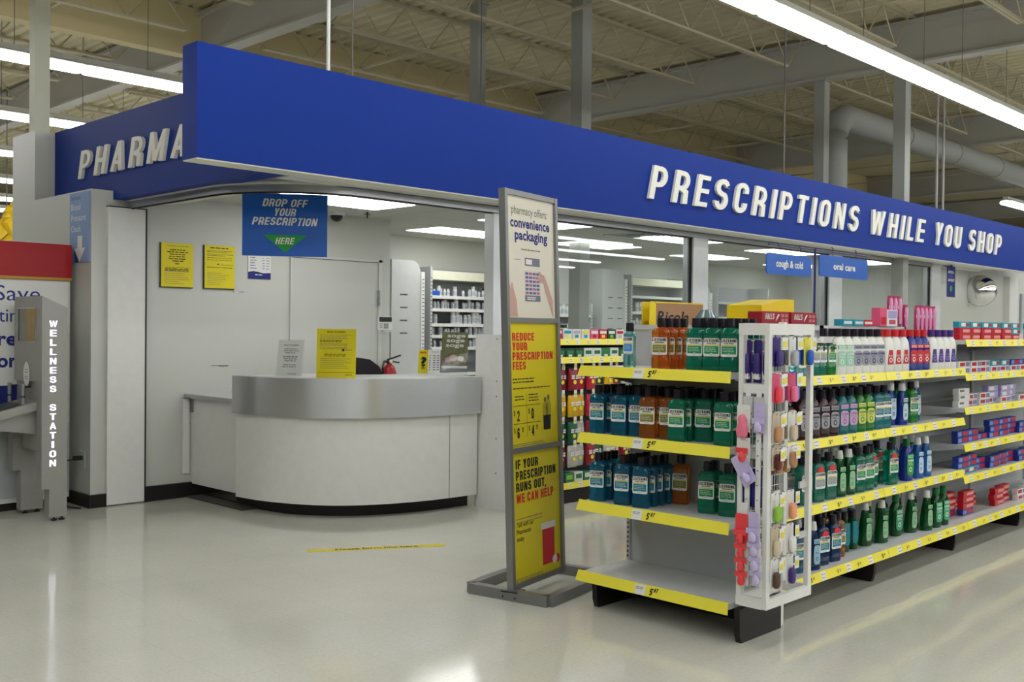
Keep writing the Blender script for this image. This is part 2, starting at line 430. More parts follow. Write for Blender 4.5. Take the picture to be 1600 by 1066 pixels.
    def text(s, t, o, u, v, h, m, w=None, align='l', bold=0.0, shear=0.0, depth=0.0, lift=0.0):
        """h = height of the capitals / of the drawn box; w = fitted width"""
        if bold and t.upper() == t:
            st = sign_text(t, .13 if bold == .045 else .158 if bold >= .04 else .165 if bold < .028 else .205)
            if st is not None: return s.stroke_text(st, o, u, v, h, m, w, align, shear, depth, lift)
        vs, fs, x0, x1, y0, y1 = glyphs(t, bold, shear)
        if not vs: return s
        o, u, v = Vector(o), Vector(u), Vector(v); n = u.cross(v).normalized()
        k = h / 0.7; kx = k if w is None else w / (x1 - x0)
        W = (x1 - x0) * kx
        off = {'l': 0, 'c': -W / 2, 'r': -W}[align]
        P = [o + u * ((a - x0) * kx + off) + v * (b * k) + n * (lift + depth) for a, b in vs]
        if not depth: return s.add(P, fs, m)
        Q = [p - n * depth for p in P]; N = len(P)
        s.add(P + Q, fs, m)
        ed = {}
        for f in fs:
            for i in range(len(f)):
                e = (f[i], f[(i + 1) % len(f)])
                if (e[1], e[0]) in ed: del ed[(e[1], e[0])]
                else: ed[e] = 1
        return s.add(P + Q, [(b, a, a + N, b + N) for a, b in ed], m)
    def stroke_text(s, st, o, u, v, h, m, w, align, shear, depth, lift):
        pieces, tw = st; o, u, v = Vector(o), Vector(u), Vector(v); n = u.cross(v).normalized()
        tw2 = tw + shear * 1.0; kx = h if w is None else w / tw2; W = tw2 * kx
        off = {'l': 0, 'c': -W / 2, 'r': -W}[align]; eps = max(.00012, h * .0022)
        for vs, fs, layer in pieces:
            fr = [o + u * ((a + shear * b) * kx + off) + v * (b * h) + n * (lift + depth + layer * eps) for a, b in vs]
            if not depth: s.add(fr, fs, m); continue
            bk = [p - n * (depth + layer * eps) for p in fr]; N = len(fr); ed = {}
            for f in fs:
                for i in range(len(f)):
                    e = (f[i], f[(i + 1) % len(f)])
                    if (e[1], e[0]) in ed: del ed[(e[1], e[0])]
                    else: ed[e] = 1
            s.add(fr + bk, list(fs) + [(b, a, a + N, b + N) for a, b in ed], m)
        return s
    def lines(s, o, u, v, x0, x1, ys, h, m, seed=0, ragged=0.25, lift=0.0):
        """rows of small print too fine to read: broken dark bars"""
        rnd = random.Random(seed); u, v = Vector(u), Vector(v); n = u.cross(v).normalized(); o = Vector(o) + n * lift
        for y in ys:
            x = x0; end = x1 - (x1 - x0) * rnd.random() * ragged
            while x < end - h:
                L = h * rnd.uniform(1.5, 5)
                s.rect(o, u, v, x, min(x + L, end), y, y + h * .62, m); x += L + h * .55
        return s
    def build(s, name, parent=None, loc=None, angle=35):
        me = bpy.data.meshes.new(name); me.from_pydata(s.v, [], s.f)
        for m in s.mats: me.materials.append(m)
        me.polygons.foreach_set('material_index', s.m)
        me.polygons.foreach_set('use_smooth', s.sm)
        me.update()
        if any(s.sm):
            try: me.set_sharp_from_angle(angle=math.radians(angle))
            except Exception: pass
        o = bpy.data.objects.new(name, me); COL.objects.link(o)
        if parent: o.parent = parent
        if loc: o.location = loc
        return o

def tag(o, label=None, cat=None, group=None, kind=None):
    if label: o['label'] = label
    if cat: o['category'] = cat
    if group: o['group'] = group
    if kind: o['kind'] = kind
    return o
def struct(mb, name, label=None, parent=None):
    o = mb.build(name, parent)
    if not parent:
        o['kind'] = 'structure'
        if label: o['label'] = label
    return o
def thing(name, label, cat, loc=(0, 0, 0), rz=0.0, group=None):
    o = bpy.data.objects.new(name, None); COL.objects.link(o)
    o.location = loc; o.rotation_euler = (0, 0, rz); o.empty_display_size = 0.05
    return tag(o, label, cat, group)
def solo(mb, name, label, cat, loc=None, rz=None, group=None, kind=None):
    o = mb.build(name, None, loc)
    if rz is not None: o.rotation_euler = (0, 0, rz)
    return tag(o, label, cat, group, kind)
def dup(root, loc, rz=None, label=None, group=None):
    r = root.copy(); COL.objects.link(r); r.location = loc
    if rz is not None: r.rotation_euler = (0, 0, rz)
    if label: r['label'] = label
    if group: r['group'] = group
    for ch in root.children:
        c = ch.copy(); COL.objects.link(c); c.parent = r
        for g in ch.children:
            d = g.copy(); COL.objects.link(d); d.parent = c
    return r
ORD = ['first', 'second', 'third', 'fourth', 'fifth', 'sixth', 'seventh', 'eighth', 'ninth', 'tenth', 'eleventh', 'twelfth',
       'thirteenth', 'fourteenth', 'fifteenth', 'sixteenth', 'seventeenth', 'eighteenth', 'nineteenth', 'twentieth',
       'twenty-first', 'twenty-second', 'twenty-third', 'twenty-fourth', 'twenty-fifth', 'twenty-sixth', 'twenty-seventh',
       'twenty-eighth', 'twenty-ninth', 'thirtieth']
EX, EY, EZ = Vector((1, 0, 0)), Vector((0, 1, 0)), Vector((0, 0, 1))
# ================================================================= the building
b = MB(); b.box(-14, 46, -34, 38, -0.1, 0, floor_material()); struct(b, 'floor')
# corrugated roof deck, flutes across the joists
b = MB(); vs = []; xs = []
x = -14.0
while x < 46:
    xs += [(x, 5.5), (x + .09, 5.5), (x + .12, 5.54), (x + .17, 5.54)]; x += .2
n = len(xs)
for yy in (-34, 38):
    vs += [(px, yy, pz) for px, pz in xs]
b.add(vs, [(i, i + n, i + n + 1, i + 1) for i in range(n - 1)], deck); b.box(-14, 46, -34, 38, 5.58, 5.62, deck)
struct(b, 'ceiling')
b = MB(); b.box(-14, 46, 37.9, 38, 0, 5.6, white); struct(b, 'wall_far')
b = MB(); b.box(45.9, 46, -34, 38, 0, 5.6, white); struct(b, 'wall_right')
b = MB(); b.box(-14.1, -14, -34, 38, 0, 5.6, white); struct(b, 'wall_left')
b = MB(); b.box(-14, 46, -34.1, -34, 0, 5.6, white); struct(b, 'wall_behind')
# tan bulkhead hung from the roof, behind the dispensary
b = MB(); b.box(-14, 26.1, 12.2, 12.4, 4.88, 5.5, tan); struct(b, 'wall_bulkhead')
b = MB(); b.box(26.1, 45.9, 15.5, 15.7, 4.6, 5.5, tan); struct(b, 'wall_bulkhead_far')
# girders
GX = [-6.1, 0.3, 6.7, 13.1, 19.5, 25.9, 32.3]
for i, gx in enumerate(GX):
    b = MB()
    b.box(gx - .011, gx + .011, -33, 37, 4.90, 5.42, girder)
    b.box(gx - .10, gx + .10, -33, 37, 4.87, 4.90, girder); b.box(gx - .10, gx + .10, -33, 37, 5.40, 5.44, girder)
    struct(b, 'girder')
# open web joists between the girders
JY = [-.4, 1.1, 2.6, 4.1, 5.6, 7.1, 8.6, 10.1, 11.6, 13.6, 15.4, 17.2, 19.0, 20.8, 22.6]
def joist_mesh(L):
    b = MB()
    b.box(0, L, -.045, -.008, 5.46, 5.4995, joistm); b.box(0, L, .008, .045, 5.46, 5.4995, joistm)
    b.box(.55, L - .55, -.04, -.006, 4.99, 5.02, joistm); b.box(.55, L - .55, .006, .04, 4.99, 5.02, joistm)
    x = .12; k = 0
    n = 16; st = (L - .24) / n
    for i in range(n):
        xa, xb = .12 + i * st, .12 + (i + 1) * st
        za, zb = (5.46, 5.005) if i % 2 == 0 else (5.005, 5.46)
        b.tubep([(xa, 0, za), (xb, 0, zb)], .010, joistm, 5, False)
    return b
jproto = None
for gx in GX[1:6]:
    for y in JY:
        if y > 13 and gx > 7: continue
        if y > 9 and gx > 19 : continue
        if jproto is None:
            jproto = joist_mesh(6.4).build('roof_joist'); jproto['kind'] = 'structure'; o = jproto
        else:
            o = jproto.copy(); COL.objects.link(o)
        o.location = (gx, y, 0)
# bridging rods across the joists
for x in (2.4, 4.7, 8.8, 10.9, 15.2, 17.4, 21.6, 23.8):
    b = MB(); b.box(x - .014, x + .014, -3, 12.1, 5.022, 5.05, joistm); struct(b, 'joist_bridging')
# columns
def column(x, y, w, z0, z1, name='column', m=None):
    b = MB(); b.box(x - w / 2, x + w / 2, y - w / 2, y + w / 2, z0, z1, m or columnm)
    b.box(x - w * .7, x + w * .7, y - w * .7, y + w * .7, z1 - .02, z1 - .001, columnm)
    return struct(b, name)
column(3.47, 9.08, .125, 3.04, 5.45, 'column', mat('column_cream', (206, 206, 188), .6, scale=2))
column(8.83, 9.25, .14, 0, 5.45)
column(9.37, 8.02, .175, 0, 5.45)
column(13.1, 5.72, .16, 0, 4.87)
column(13.1, 6.85, .15, 0, 4.87)
column(25.9, 8.0, .3, 0, 4.87)
# main round duct: riser, elbow and run
b = MB()
pts = [(13.72, 6.98, 2.66), (13.72, 6.98, 4.15)]
for k in range(1, 7):
    t = PI / 2 * k / 6; pts.append((13.72 + .38 * (1 - math.cos(t)), 6.98, 4.15 + .38 * math.sin(t)))
pts += [(26, 6.98, 4.53)]
b.tubep(pts, .19, columnm, 20)
for xx in (16, 18, 20, 22): b.tubep([(xx, 6.98, 4.53), (xx + .05, 6.98, 4.53)], .2, columnm, 20)
o = b.build('air_duct'); tag(o, 'grey round air duct rising behind the blue sign and running along the roof', 'duct')
b = MB(); b.tubep([(10.0, 2.35, 4.75), (22, 2.35, 4.75)], .085, columnm, 14)
for xx in (12.2, 14.4, 16.6): b.tubep([(xx, 2.35, 4.66), (xx, 2.35, 5.48)], .008, steel, 6)
o = b.build('sprinkler_main'); tag(o, 'pale pipe hung under the roof at the top right corner', 'pipe')
# thin hangers and conduits dropping behind the blue sign
for i, (x, y, r, m_, lab) in enumerate([
        (4.07, 5.72, .013, enamel, 'white cable dropping from the roof to the left end of the blue sign'),
        (4.27, 5.72, .005, greyink, 'thin wire right beside the white cable above the blue sign'),
        (7.30, 7.60, .006, greyink, 'thin wire just left of the first grey column above the blue sign'),
        (10.15, 5.75, .010, greyink, 'thin rod above the word PRESCRIPTIONS on the blue sign'),
        (14.0, 5.62, .018, columnm, 'left pipe of the close pair right of the round duct'),
        (14.22, 5.62, .018, columnm, 'right pipe of the close pair right of the round duct')]):
    b = MB(); b.tubep([(x, y, 2.9), (x, y, 5.5)], r, m_, 8)
    solo(b, 'ceiling_cable' if i < 1 else 'hanger_rod', lab, 'cable' if i < 1 else 'rod')

# fluorescent strips: each 2.44 m unit = housing + two lamps end to end
def fixture(name='strip_light'):
    t = thing(name, 'x', 'light')
    h = MB()
    h.prism([(-.05, .10), (-.05, .05), (-.11, .015), (-.105, .007), (0, .03), (.105, .007), (.11, .015), (.05, .05), (.05, .10)], (-2.42, 0, 0), (0, -1, 0), (0, 0, 1), 2.42, enamel)
    h.build('housing', t)
    for k in (0, 1):
        l = MB(); l.loft([(0.02, .1, .035, 2.6), (0.05, .125, .04, 2.6), (1.15, .125, .04, 2.6), (1.19, .1, .035, 2.6)], tube, 14)
        o = l.build('lamp', t); o.matrix_local = Matrix(((0, 0, 1, -2.42 + k * 1.21), (1, 0, 0, 0), (0, 1, 0, -.02), (0, 0, 0, 1)))
    for xx in (-.5, -1.9):
        w = MB(); w.tubep([(xx, 0, .09), (xx, 0, 1.405)], .004, greyink, 5); w.build('hanger_wire', t)
    return t
fx = fixture(); first = True
ROWS = [(4.45, -6, 36, 'strip light in the long bright row over the near aisle'),
        (7.40, 21.9, 34, 'strip light in the short row beyond the far end of the blue sign'),
        (10.75, -4, 5.9, 'strip light in the nearest row left of the blue sign corner'),
        (13.85, -2, 16, 'strip light in the second row back, behind the left column'),
        (16.95, 0, 14, 'strip light in the third row back at the left edge'),
        (20.2, 1.5, 14, 'strip light in the fourth row back at the left edge'),
        (23.2, 2.5, 15, 'strip light in the fifth row back at the left edge'),
        (25.5, 3, 16, 'strip light in the farthest row at the left edge'),
        (1.3, -6, 30, 'strip light over the aisle beside the camera'),
        (-1.8, -6, 30, 'strip light in the row behind the camera'),
        (-5.0, -6, 26, 'strip light in the second row behind the camera'),
        (-8.2, -6, 26, 'strip light in the third row behind the camera'),
        (-11.3, 0, 34, 'strip light in the fourth row behind the camera'),
        (-14.4, 0, 34, 'strip light in the fifth row behind the camera'),
        (-17.5, 2, 34, 'strip light in the sixth row behind the camera'),
        (-20.6, 2, 36, 'strip light in the seventh row behind the camera'),
        (-23.7, 2, 36, 'strip light in the eighth row behind the camera'),
        (-26.8, 2, 36, 'strip light in the ninth row behind the camera')]
for y, xa, xb, lab in ROWS:
    x = xa + 2.44 + (.13 if y == 4.45 else 0)
    while x <= xb:
        loc = (x, y, 4.10)
        if first:
            fx.location = loc; fx['label'] = lab; fx['group'] = lab; first = False
        else: dup(fx, loc, None, lab, lab)
        x += 2.44

# ================================================================= dispensary shell
b = MB(); b.box(3.38, 6.31, 7.82, 9.0, 0, 2.46, wallw); struct(b, 'wall_back')
b = MB(); b.box(6.31, 16.2, 9.05, 9.15, 0, 2.62, white); struct(b, 'wall_rear')
b = MB(); b.box(16.1, 16.2, 6.2, 9.05, 0, 2.62, white); struct(b, 'wall_end')
b = MB(); b.box(3.72, 16.1, 5.80, 9.05, 2.46, 2.5, tile_ceiling_material()); struct(b, 'ceiling_dispensary')
# baseboards
b = MB(); b.box(3.815, 4.6, 7.79, 7.82, 0, .12, black); b.box(3.38, 3.495, 7.79, 7.82, 0, .10, black); struct(b, 'baseboard_back')
b = MB(); b.box(3.36, 3.38, 7.79, 9.0, 0, .10, black); struct(b, 'baseboard_left')
# folding grille pocket door, nearest panel of the back wall
b = MB(); b.box(3.495, 3.805, 7.785, 7.82, .01, 2.33, enamel); b.box(3.8, 3.81, 7.78, 7.82, .01, 2.33, ink); b.box(3.495, 3.81, 7.782, 7.82, 2.33, 2.338, ink)
struct(b, 'door_1')
# flush door in the back wall
d = MB(); d.box(5.182, 6.157, 7.812, 7.83, 0.01, 2.035, wallw)
d1 = struct(d, 'door_2')
g = MB(); g.box(5.165, 5.18, 7.80, 7.83, 0, 2.06, white); g.box(6.16, 6.20, 7.80, 7.83, 0, 2.06, white); g.box(5.165, 6.2, 7.80, 7.83, 2.038, 2.06, white)
g.box(5.176, 5.184, 7.806, 7.83, 0, 2.04, greyink); g.box(5.18, 6.16, 7.806, 7.83, 2.034, 2.040, greyink)
g.build('door_frame', d1)
g = MB(); g.box(6.15, 6.172, 7.79, 7.83, 1.62, 1.77, alu); [g.tubep([(6.161, 7.788, z), (6.161, 7.788, z + .045)], .009, alu, 8) for z in (1.62, 1.672, 1.724)]
g.build('hinge', d1)
for k, (x, z, w_) in enumerate(((4.40, 1.075, .16), (4.47, 1.07, .09), (4.60, 1.70, .008), (4.66, 1.705, .05), (4.20, .6, .012))):
    q = MB(); q.box(x, x + w_, 7.8185, 7.8205, z, z + (.006 if w_ > .03 else .012), greyink); q.build('scuff_mark', bpy.data.objects['wall_back'])
# column enclosure on the left, blue fascia dies into it
b = MB(); b.box(3.385, 3.70, 8.95, 9.45, 0, 3.05, wallw); struct(b, 'wall_column_enclosure')
# low wall under the glass and the posts
b = MB(); b.box(5.83, 14.35, 5.84, 5.92, 0, 1.20, wallw); b.box(5.83, 14.35, 5.82, 5.94, 1.20, 1.225, shelfw); struct(b, 'wall_low')
POST = mat('post_grey', (206, 209, 210), 0.3, metal=0.15)
b = MB(); b.box(5.71, 5.83, 5.78, 5.885, 0, 2.33, POST); struct(b, 'trim_1')
b = MB(); b.box(8.48, 8.74, 5.78, 5.90, 1.22, 2.36, POST); struct(b, 'trim_2')
b = MB(); b.box(11.30, 11.62, 5.78, 5.90, 1.22, 2.36, POST); struct(b, 'trim_3')
b = MB(); b.box(14.28, 14.60, 5.78, 5.90, 0, 2.36, POST); struct(b, 'trim_4')
for i, (x0, x1) in enumerate(((5.83, 8.48), (8.74, 11.30), (11.62, 14.28))):
    f = MB()
    for (a0, a1, c0, c1) in ((x0, x0 + .05, 1.225, 2.36), (x1 - .05, x1, 1.225, 2.36)):
        f.box(a0, a1, 5.82, 5.87, c0, c1, alu)
    f.box(x0, x1, 5.82, 5.87, 2.33, 2.36, dark); f.box(x1 - .012, x1, 5.80, 5.87, 1.225, 2.36, dark); f.box(x0, x1, 5.82, 5.87, 1.225, 1.25, alu)
    w = struct(f, 'window_%d' % (i + 1))
    p = MB(); p.box(x0 + .05, x1 - .05, 5.842, 5.848, 1.25, 2.33, glass); p.build('glass_pane', w)
# header soffit and the curved grille track
b = MB(); b.box(3.72, 16.2, 5.62, 5.80, 2.385, 2.46, white); b.box(5.3, 16.2, 5.80, 5.9, 2.36, 2.46, white); struct(b, 'trim_5')
b = MB()
pts = [(3.66, 7.80)]
pts += [(3.66, 6.55)]
for k in range(1, 10):
    t = PI / 2 * k / 10; pts.append((3.66 + .78 * (1 - math.cos(t)), 6.55 - .78 * math.sin(t)))
pts += [(4.44, 5.77), (14.3, 5.77)]
def ribbon(b, pts, off0, off1, z0, z1, m):
    P = [Vector((p[0], p[1], 0)) for p in pts]; A = []; B = []
    for i, p in enumerate(P):
        d = (P[min(i + 1, len(P) - 1)] - P[max(i - 1, 0)]).normalized(); n = Vector((d.y, -d.x, 0))
        A.append(p + n * off0); B.append(p + n * off1)
    vs = [q + EZ * z for q in A for z in (z0, z1)] + [q + EZ * z for q in B for z in (z0, z1)]
    n = len(P); fs = []
    for i in range(n - 1):
        a, c = 2 * i, 2 * n + 2 * i
        fs += [(a, a + 1, a + 3, a + 2), (c, c + 2, c + 3, c + 1), (a, a + 2, c + 2, c), (a + 1, c + 1, c + 3, a + 3)]
    fs += [(0, 2 * n, 2 * n + 1, 1), (2 * n - 2, 2 * n - 1, 4 * n - 1, 4 * n - 2)]
    return b.add(vs, fs, m, True)
ribbon(b, pts, -.06, .0, 2.335, 2.385, alu); ribbon(b, pts, -.035, -.025, 2.325, 2.335, dark)
ribbon(b, pts, -.35, .02, 2.385, 2.40, white); ribbon(b, pts, -.05, -.012, 2.39, 2.47, white)
struct(b, 'trim_6')
# side wall of the candy run beside the counter
b = MB(); b.box(5.64, 5.665, 5.45, 5.90, 0, 1.368, enamel)
for z in (.28, .55, .88, 1.0, 1.33): b.box(5.637, 5.641, 5.655, 5.665, z, z + .01, greyink)
solo(b, 'side_partition', 'tall white end panel with screw holes between service counter and sign stand', 'panel')

# recessed lights
def recessed():
    t = thing('recessed_light', 'x', 'light')
    f = MB(); f.box(0, 1.22, 0, .61, -.004, -.001, white); f.build('frame', t)
    l = MB(); l.box(.03, 1.19, .03, .58, -.010, -.0045, panelm); l.build('diffuser', t)
    return t
rl = recessed()
RL = [(4.45, 6.63, 'recessed ceiling light over the counter, nearest the blue drop off sign'),
      (7.01, 7.88, 'recessed ceiling light left of the aluminium post by the counter'),
      (6.78, 6.53, 'recessed ceiling light just right of the sign stand top, behind the first window'),
      (9.18, 7.82, 'lower recessed ceiling light in the middle of the first window'),
      (9.18, 6.53, 'recessed ceiling light behind the post between first and second window'),
      (11.72, 7.82, 'lower recessed ceiling light at the left of the second window'),
      (11.55, 6.53, 'recessed ceiling light above the cough and cold sign'),
      (14.0, 6.53, 'recessed ceiling light right of the oral care sign'),
      (14.2, 7.82, 'recessed ceiling light at the far end of the dispensary')]
for i, (x, y, lab) in enumerate(RL):
    if i == 0: rl.location = (x, y, 2.46); rl['label'] = lab; rl['group'] = 'recessed ceiling lights'
    else: dup(rl, (x, y, 2.46), None, lab, 'recessed ceiling lights')
# ceiling bits
t = thing('ceiling_vent', 'square dark air vent on the dispensary ceiling at the top of the first window', 'vent', (8.75, 6.55, 2.46))
b = MB(); b.box(0, .6, 0, .04, -.012, 0, shelfw); b.box(0, .6, .56, .6, -.012, 0, shelfw); b.box(0, .04, .04, .56, -.012, 0, shelfw); b.box(.56, .6, .04, .56, -.012, 0, shelfw); b.build('frame', t)
b = MB()
for k in range(4): b.box(.06 + k * .05, .54 - k * .05, .06 + k * .05, .075 + k * .05, -.014, -.002, greyp); b.box(.06 + k * .05, .54 - k * .05, .525 - k * .05, .54 - k * .05, -.014, -.002, greyp)
b.box(.04, .56, .04, .56, -.0015, 0, dark); b.build('louvre', t)
b = MB(); b.tubep([(5.72, 7.42, 2.455), (5.72, 7.42, 2.46)], .035, enamel, 14); b.tubep([(5.72, 7.42, 2.44), (5.72, 7.42, 2.455)], .012, dark, 8)
b.tubep([(5.72, 7.42, 2.40), (5.72, 7.42, 2.44)], .007, dark, 8); b.tubep([(5.72, 7.42, 2.432), (5.72, 7.42, 2.436)], .028, dark, 12)
solo(b, 'fire_sprinkler', 'small sprinkler head on the dispensary ceiling right of the first light', 'sprinkler')
t = thing('dome_camera', 'black dome security camera on the ceiling right of the drop off sign', 'camera', (5.57, 7.68, 2.46))
b = MB(); b.tubep([(0, 0, 0), (0, 0, -.03)], .075, enamel, 18); b.build('base', t)
b = MB(); b.loft([(-.03, .058, .058, 2), (-.05, .055, .055, 2), (-.07, .042, .042, 2), (-.083, .022, .022, 2), (-.087, .003, .003, 2)], dark, 18); b.build('dome', t)
b = MB(); b.loft([(0, .07, .07, 2), (-.03, .068, .068, 2), (-.05, .05, .05, 2), (-.055, .01, .01, 2)], shelfw, 18)
solo(b, 'smoke_detector', 'round white smoke detector beside the aluminium post', 'detector', (7.62, 7.55, 2.46))

# ================================================================= blue fascia signs
t = thing('storefront_sign', 'long blue sign band reading PRESCRIPTIONS WHILE YOU SHOP', 'sign', (2.965, 5.45, 2.386))
b = MB(); b.box(0, 15.2, 0, .17, 0.004, .674, blue); b.build('sign_band', t)
b = MB(); b.box(0.004, 15.19, 0.004, .166, -.004, .004, lettw); b.build('underside', t)
# each raised letter on its own
def letters(t, words, o, u, h, m):
    """words: (text, start, end) along u from o"""
    u = Vector(u)
    for s, a, e in words:
        adv = {c: sign_glyph(c)[0] + .17 for c in s}
        tot = sum(adv[c] for c in s); gap = -.03
        k = (e - a) / (tot + gap * (len(s) - 1) * .5); x = a
        for c in s:
            w = adv[c] * k
            q = MB(); q.text(c, Vector(o) + u * x, u, EZ, h, m, w=w * .86, bold=.055, shear=.17, depth=.026)
            q.build('letter', t); x += w + gap * .5 * k
letters(t, [('PRESCRIPTIONS', 4.30, 8.43), ('WHILE', 8.62, 10.28), ('YOU', 10.52, 11.52), ('SHOP', 11.70, 13.06)], (0, 0, .186), EX, .30, lettw)
t = thing('storefront_sign', 'shorter blue sign band reading PHARMACY, running back to the left', 'sign', (3.55, 8.95, 2.392))
b = MB(); b.box(0, .17, -3.33, 0, 0, .66, blue); b.build('sign_band', t)
letters(t, [('PHARMACY', .53, 3.0)], (0, 0, .212), (0, -1, 0), .222, lettw)
# ================================================================= curved service counter
t = thing('service_counter', 'curved white service counter with a brushed silver band around its top', 'counter')
def catmull(P, n=8):
    out = []
    for i in range(len(P) - 1):
        p0, p1, p2, p3 = P[max(i - 1, 0)], P[i], P[i + 1], P[min(i + 2, len(P) - 1)]
        for k in range(n):
            s = k / n
            out.append(tuple(.5 * (2 * b_ + (c_ - a_) * s + (2 * a_ - 5 * b_ + 4 * c_ - d_) * s * s + (3 * b_ - a_ - 3 * c_ + d_) * s ** 3)
                             for a_, b_, c_, d_ in zip(p0, p1, p2, p3)))
    out.append(P[-1]); return out
body = catmull([(4.165, 7.02), (4.20, 6.74), (4.285, 6.48), (4.41, 6.26), (4.59, 6.09), (4.81, 5.975), (5.06, 5.90), (5.33, 5.86), (5.615, 5.85)])
toe = catmull([(4.31, 7.25), (4.298, 6.94), (4.357, 6.59), (4.488, 6.37), (4.664, 6.2), (4.873, 6.085), (5.121, 6.004), (5.40, 5.965), (5.615, 5.955)])
b = MB(); ribbon(b, body, -.03, 0, .10, .76, enamel); b.build('front_panel', t)
b = MB(); ribbon(b, toe, -.02, 0, .0, .14, black); b.build('toe_kick', t)
b = MB(); ribbon(b, body, -.03, .04, .745, 1.034, silver); b.build('silver_band', t)
b = MB()
inner = [(5.615, 6.50), (5.2, 6.52), (4.95, 6.62), (4.8, 6.8), (4.75, 7.02)]
pl = [(x, y) for x, y in body] + inner
b.prism(pl, (0, 0, 1.036), EX, EY, .03, shelfw); b.build('countertop', t)
b = MB()
for x, y in ((5.33, 5.86),):
    b.box(x, x + .003, y - .003, y + .0, .10, .745, greyink)
b.build('panel_joint', t)
b = MB(); b.box(4.75, 5.6, 6.48, 6.5, .02, 1.0, wallw); b.build('inner_panel', t)
# lower side worktop joining the counter to the back wall
t = thing('side_worktop', 'low white side worktop with grey edge between back wall and curved counter', 'counter')
b = MB(); b.box(4.15, 4.72, 7.0, 7.81, .825, .852, shelfw, .004); b.build('worktop', t)
b = MB(); b.box(4.145, 4.15, 7.0, 7.80, .823, .853, alu); b.build('edge_band', t)
b = MB(); b.box(4.215, 4.235, 6.98, 7.81, .11, .825, enamel); b.build('side_panel', t)
b = MB(); b.box(4.225, 4.235, 7.79, 7.8, .75, .80, alu); b.box(4.20, 4.215, 7.77, 7.80, .70, .80, steel); b.build('bracket', t)
b = MB(); b.box(4.14, 4.20, 7.80, 7.819, .19, .815, enamel, .006)
solo(b, 'wall_guard', 'narrow white strip fixed upright on the wall below the side worktop end', 'strip')
b = MB(); b.box(4.165, 4.62, 6.93, 7.78, 0.0, .012, mat('mat_grey', (70, 66, 62), .8)); b.box(4.3, 4.62, 7.0, 7.75, .012, .02, black)
solo(b, 'floor_mat', 'dark rubber mat on the floor under the side worktop', 'mat')

def doc(name, label, cat, w, h, tk, m):
    """upright sheet facing local -y, foot at the origin"""
    t = thing(name, label, cat)
    b = MB(); b.box(-w / 2, w / 2, 0, tk, 0, h, m); b.build('sheet', t)
    return t, Vector((-w / 2, -.0006, 0))
def face(p, d):                                                     # rotation so local -y looks along d
    return math.atan2(d[1], d[0]) + PI / 2
# white notice in acrylic holder
t, o = doc('notice_holder', 'white printed notice in a clear acrylic holder on the counter left end', 'notice', .21, .275, .002, paper)
t.location = (4.45, 6.74, 1.037); t.rotation_euler = (-.18, 0, face(0, (-.86, -.5)))
q = MB(); q.text('NOTICE TO CUSTOMERS', o + Vector((.105, 0, .232)), EX, EZ, .011, greyink, w=.12, align='c', bold=.02)
for k, (a, c) in enumerate(((.05, .17), (.045, .175), (.06, .16), (0, 0), (.045, .175), (.05, .17), (.06, .165), (0, 0), (.05, .17), (.045, .175))):
    if c: q.lines(o, EX, EZ, a, c, [.205 - .0155 * k], .009 if k not in (4,) else .012, greyink, k, .1)
q.box(-.01 , .06, -.0008, 0, .012, .016, greyink); q.build('printing', t)
q = MB(); q.box(-.115, .115, -.004, -.0015, 0, .285, acrylic); q.box(-.115, .115, .004, .006, 0, .285, acrylic); q.box(-.115, .115, -.004, .09, 0, .003, acrylic); q.build('acrylic_holder', t)
# yellow notice
t, o = doc('yellow_notice', 'tall yellow notice standing on the counter front edge, left of the office chair', 'notice', .30, .365, .003, yellow)
t.location = (4.545, 6.26, 1.037); t.rotation_euler = (-.03, 0, face(0, (-.78, -.62)))
q = MB(); q.text('NOTICE TO PATIENTS', o + Vector((.15, 0, .335)), EX, EZ, .012, ink, w=.14, align='c', bold=.02)
q.lines(o, EX, EZ, .025, .285, [.316, .304, .292], .006, greyink, 3); q.lines(o, EX, EZ, .025, .2, [.276, .266], .008, ink, 4, .1)
q.lines(o, EX, EZ, .025, .285, [.25, .24, .224, .214], .006, greyink, 5); q.box(.045, .062, -.0008, 0, .198, .214, ink); q.lines(o, EX, EZ, .222, .28, [.204], .008, greyink, 5)
q.lines(o, EX, EZ, .06, .24, [.172, .160], .008, ink, 6, .1); q.lines(o, EX, EZ, .03, .27, [.14 - .014 * k for k in range(6)], .004, greyink, 7)
q.rect(o, EX, EZ, .015, .285, .038, .040, ink); q.lines(o, EX, EZ, .22, .28, [.02], .007, ink, 8, .05); q.build('printing', t)
# pamphlets: yellow one, white chart one, magazine in acrylic rack
t, o = doc('pamphlet', 'small yellow pamphlet with a big question mark on the counter right end', 'pamphlet', .085, .195, .006, yellow)
t.location = (5.52, 6.40, 1.042); t.rotation_euler = (-.2, 0, face(0, (-.75, -.66)))
q = MB(); q.rect(o, EX, EZ, .012, .07, .165, .182, mat('pamphlet_orange', (225, 140, 20))); q.lines(o, EX, EZ, .014, .068, [.169], .01, red, 2, .05)
q.text('?', o + Vector((.043, 0, .062)), EX, EZ, .07, ink, w=.05, align='c', bold=.06); q.lines(o, EX, EZ, .025, .055, [.035, .045], .009, ink, 3, .1); q.build('printing', t)
t, o = doc('pamphlet', 'white pamphlet printed with rows of tiny grey pictures beside the yellow pamphlet', 'pamphlet', .10, .20, .006, paper)
t.location = (5.535, 6.285, 1.042); t.rotation_euler = (-.2, 0, face(0, (-.75, -.66)))
q = MB(); cg = mat('chart_grey', (120, 125, 150))
for r_ in range(7):
    for c_ in range(3):
        q.rect(o, EX, EZ, .012 + c_ * .03, .028 + c_ * .03 + (.004 if c_ else -.008), .03 + r_ * .019, .039 + r_ * .019, ink if c_ == 0 else cg)
q.lines(o, EX, EZ, .03, .085, [.178], .007, greyink, 9, .05); q.build('printing', t)
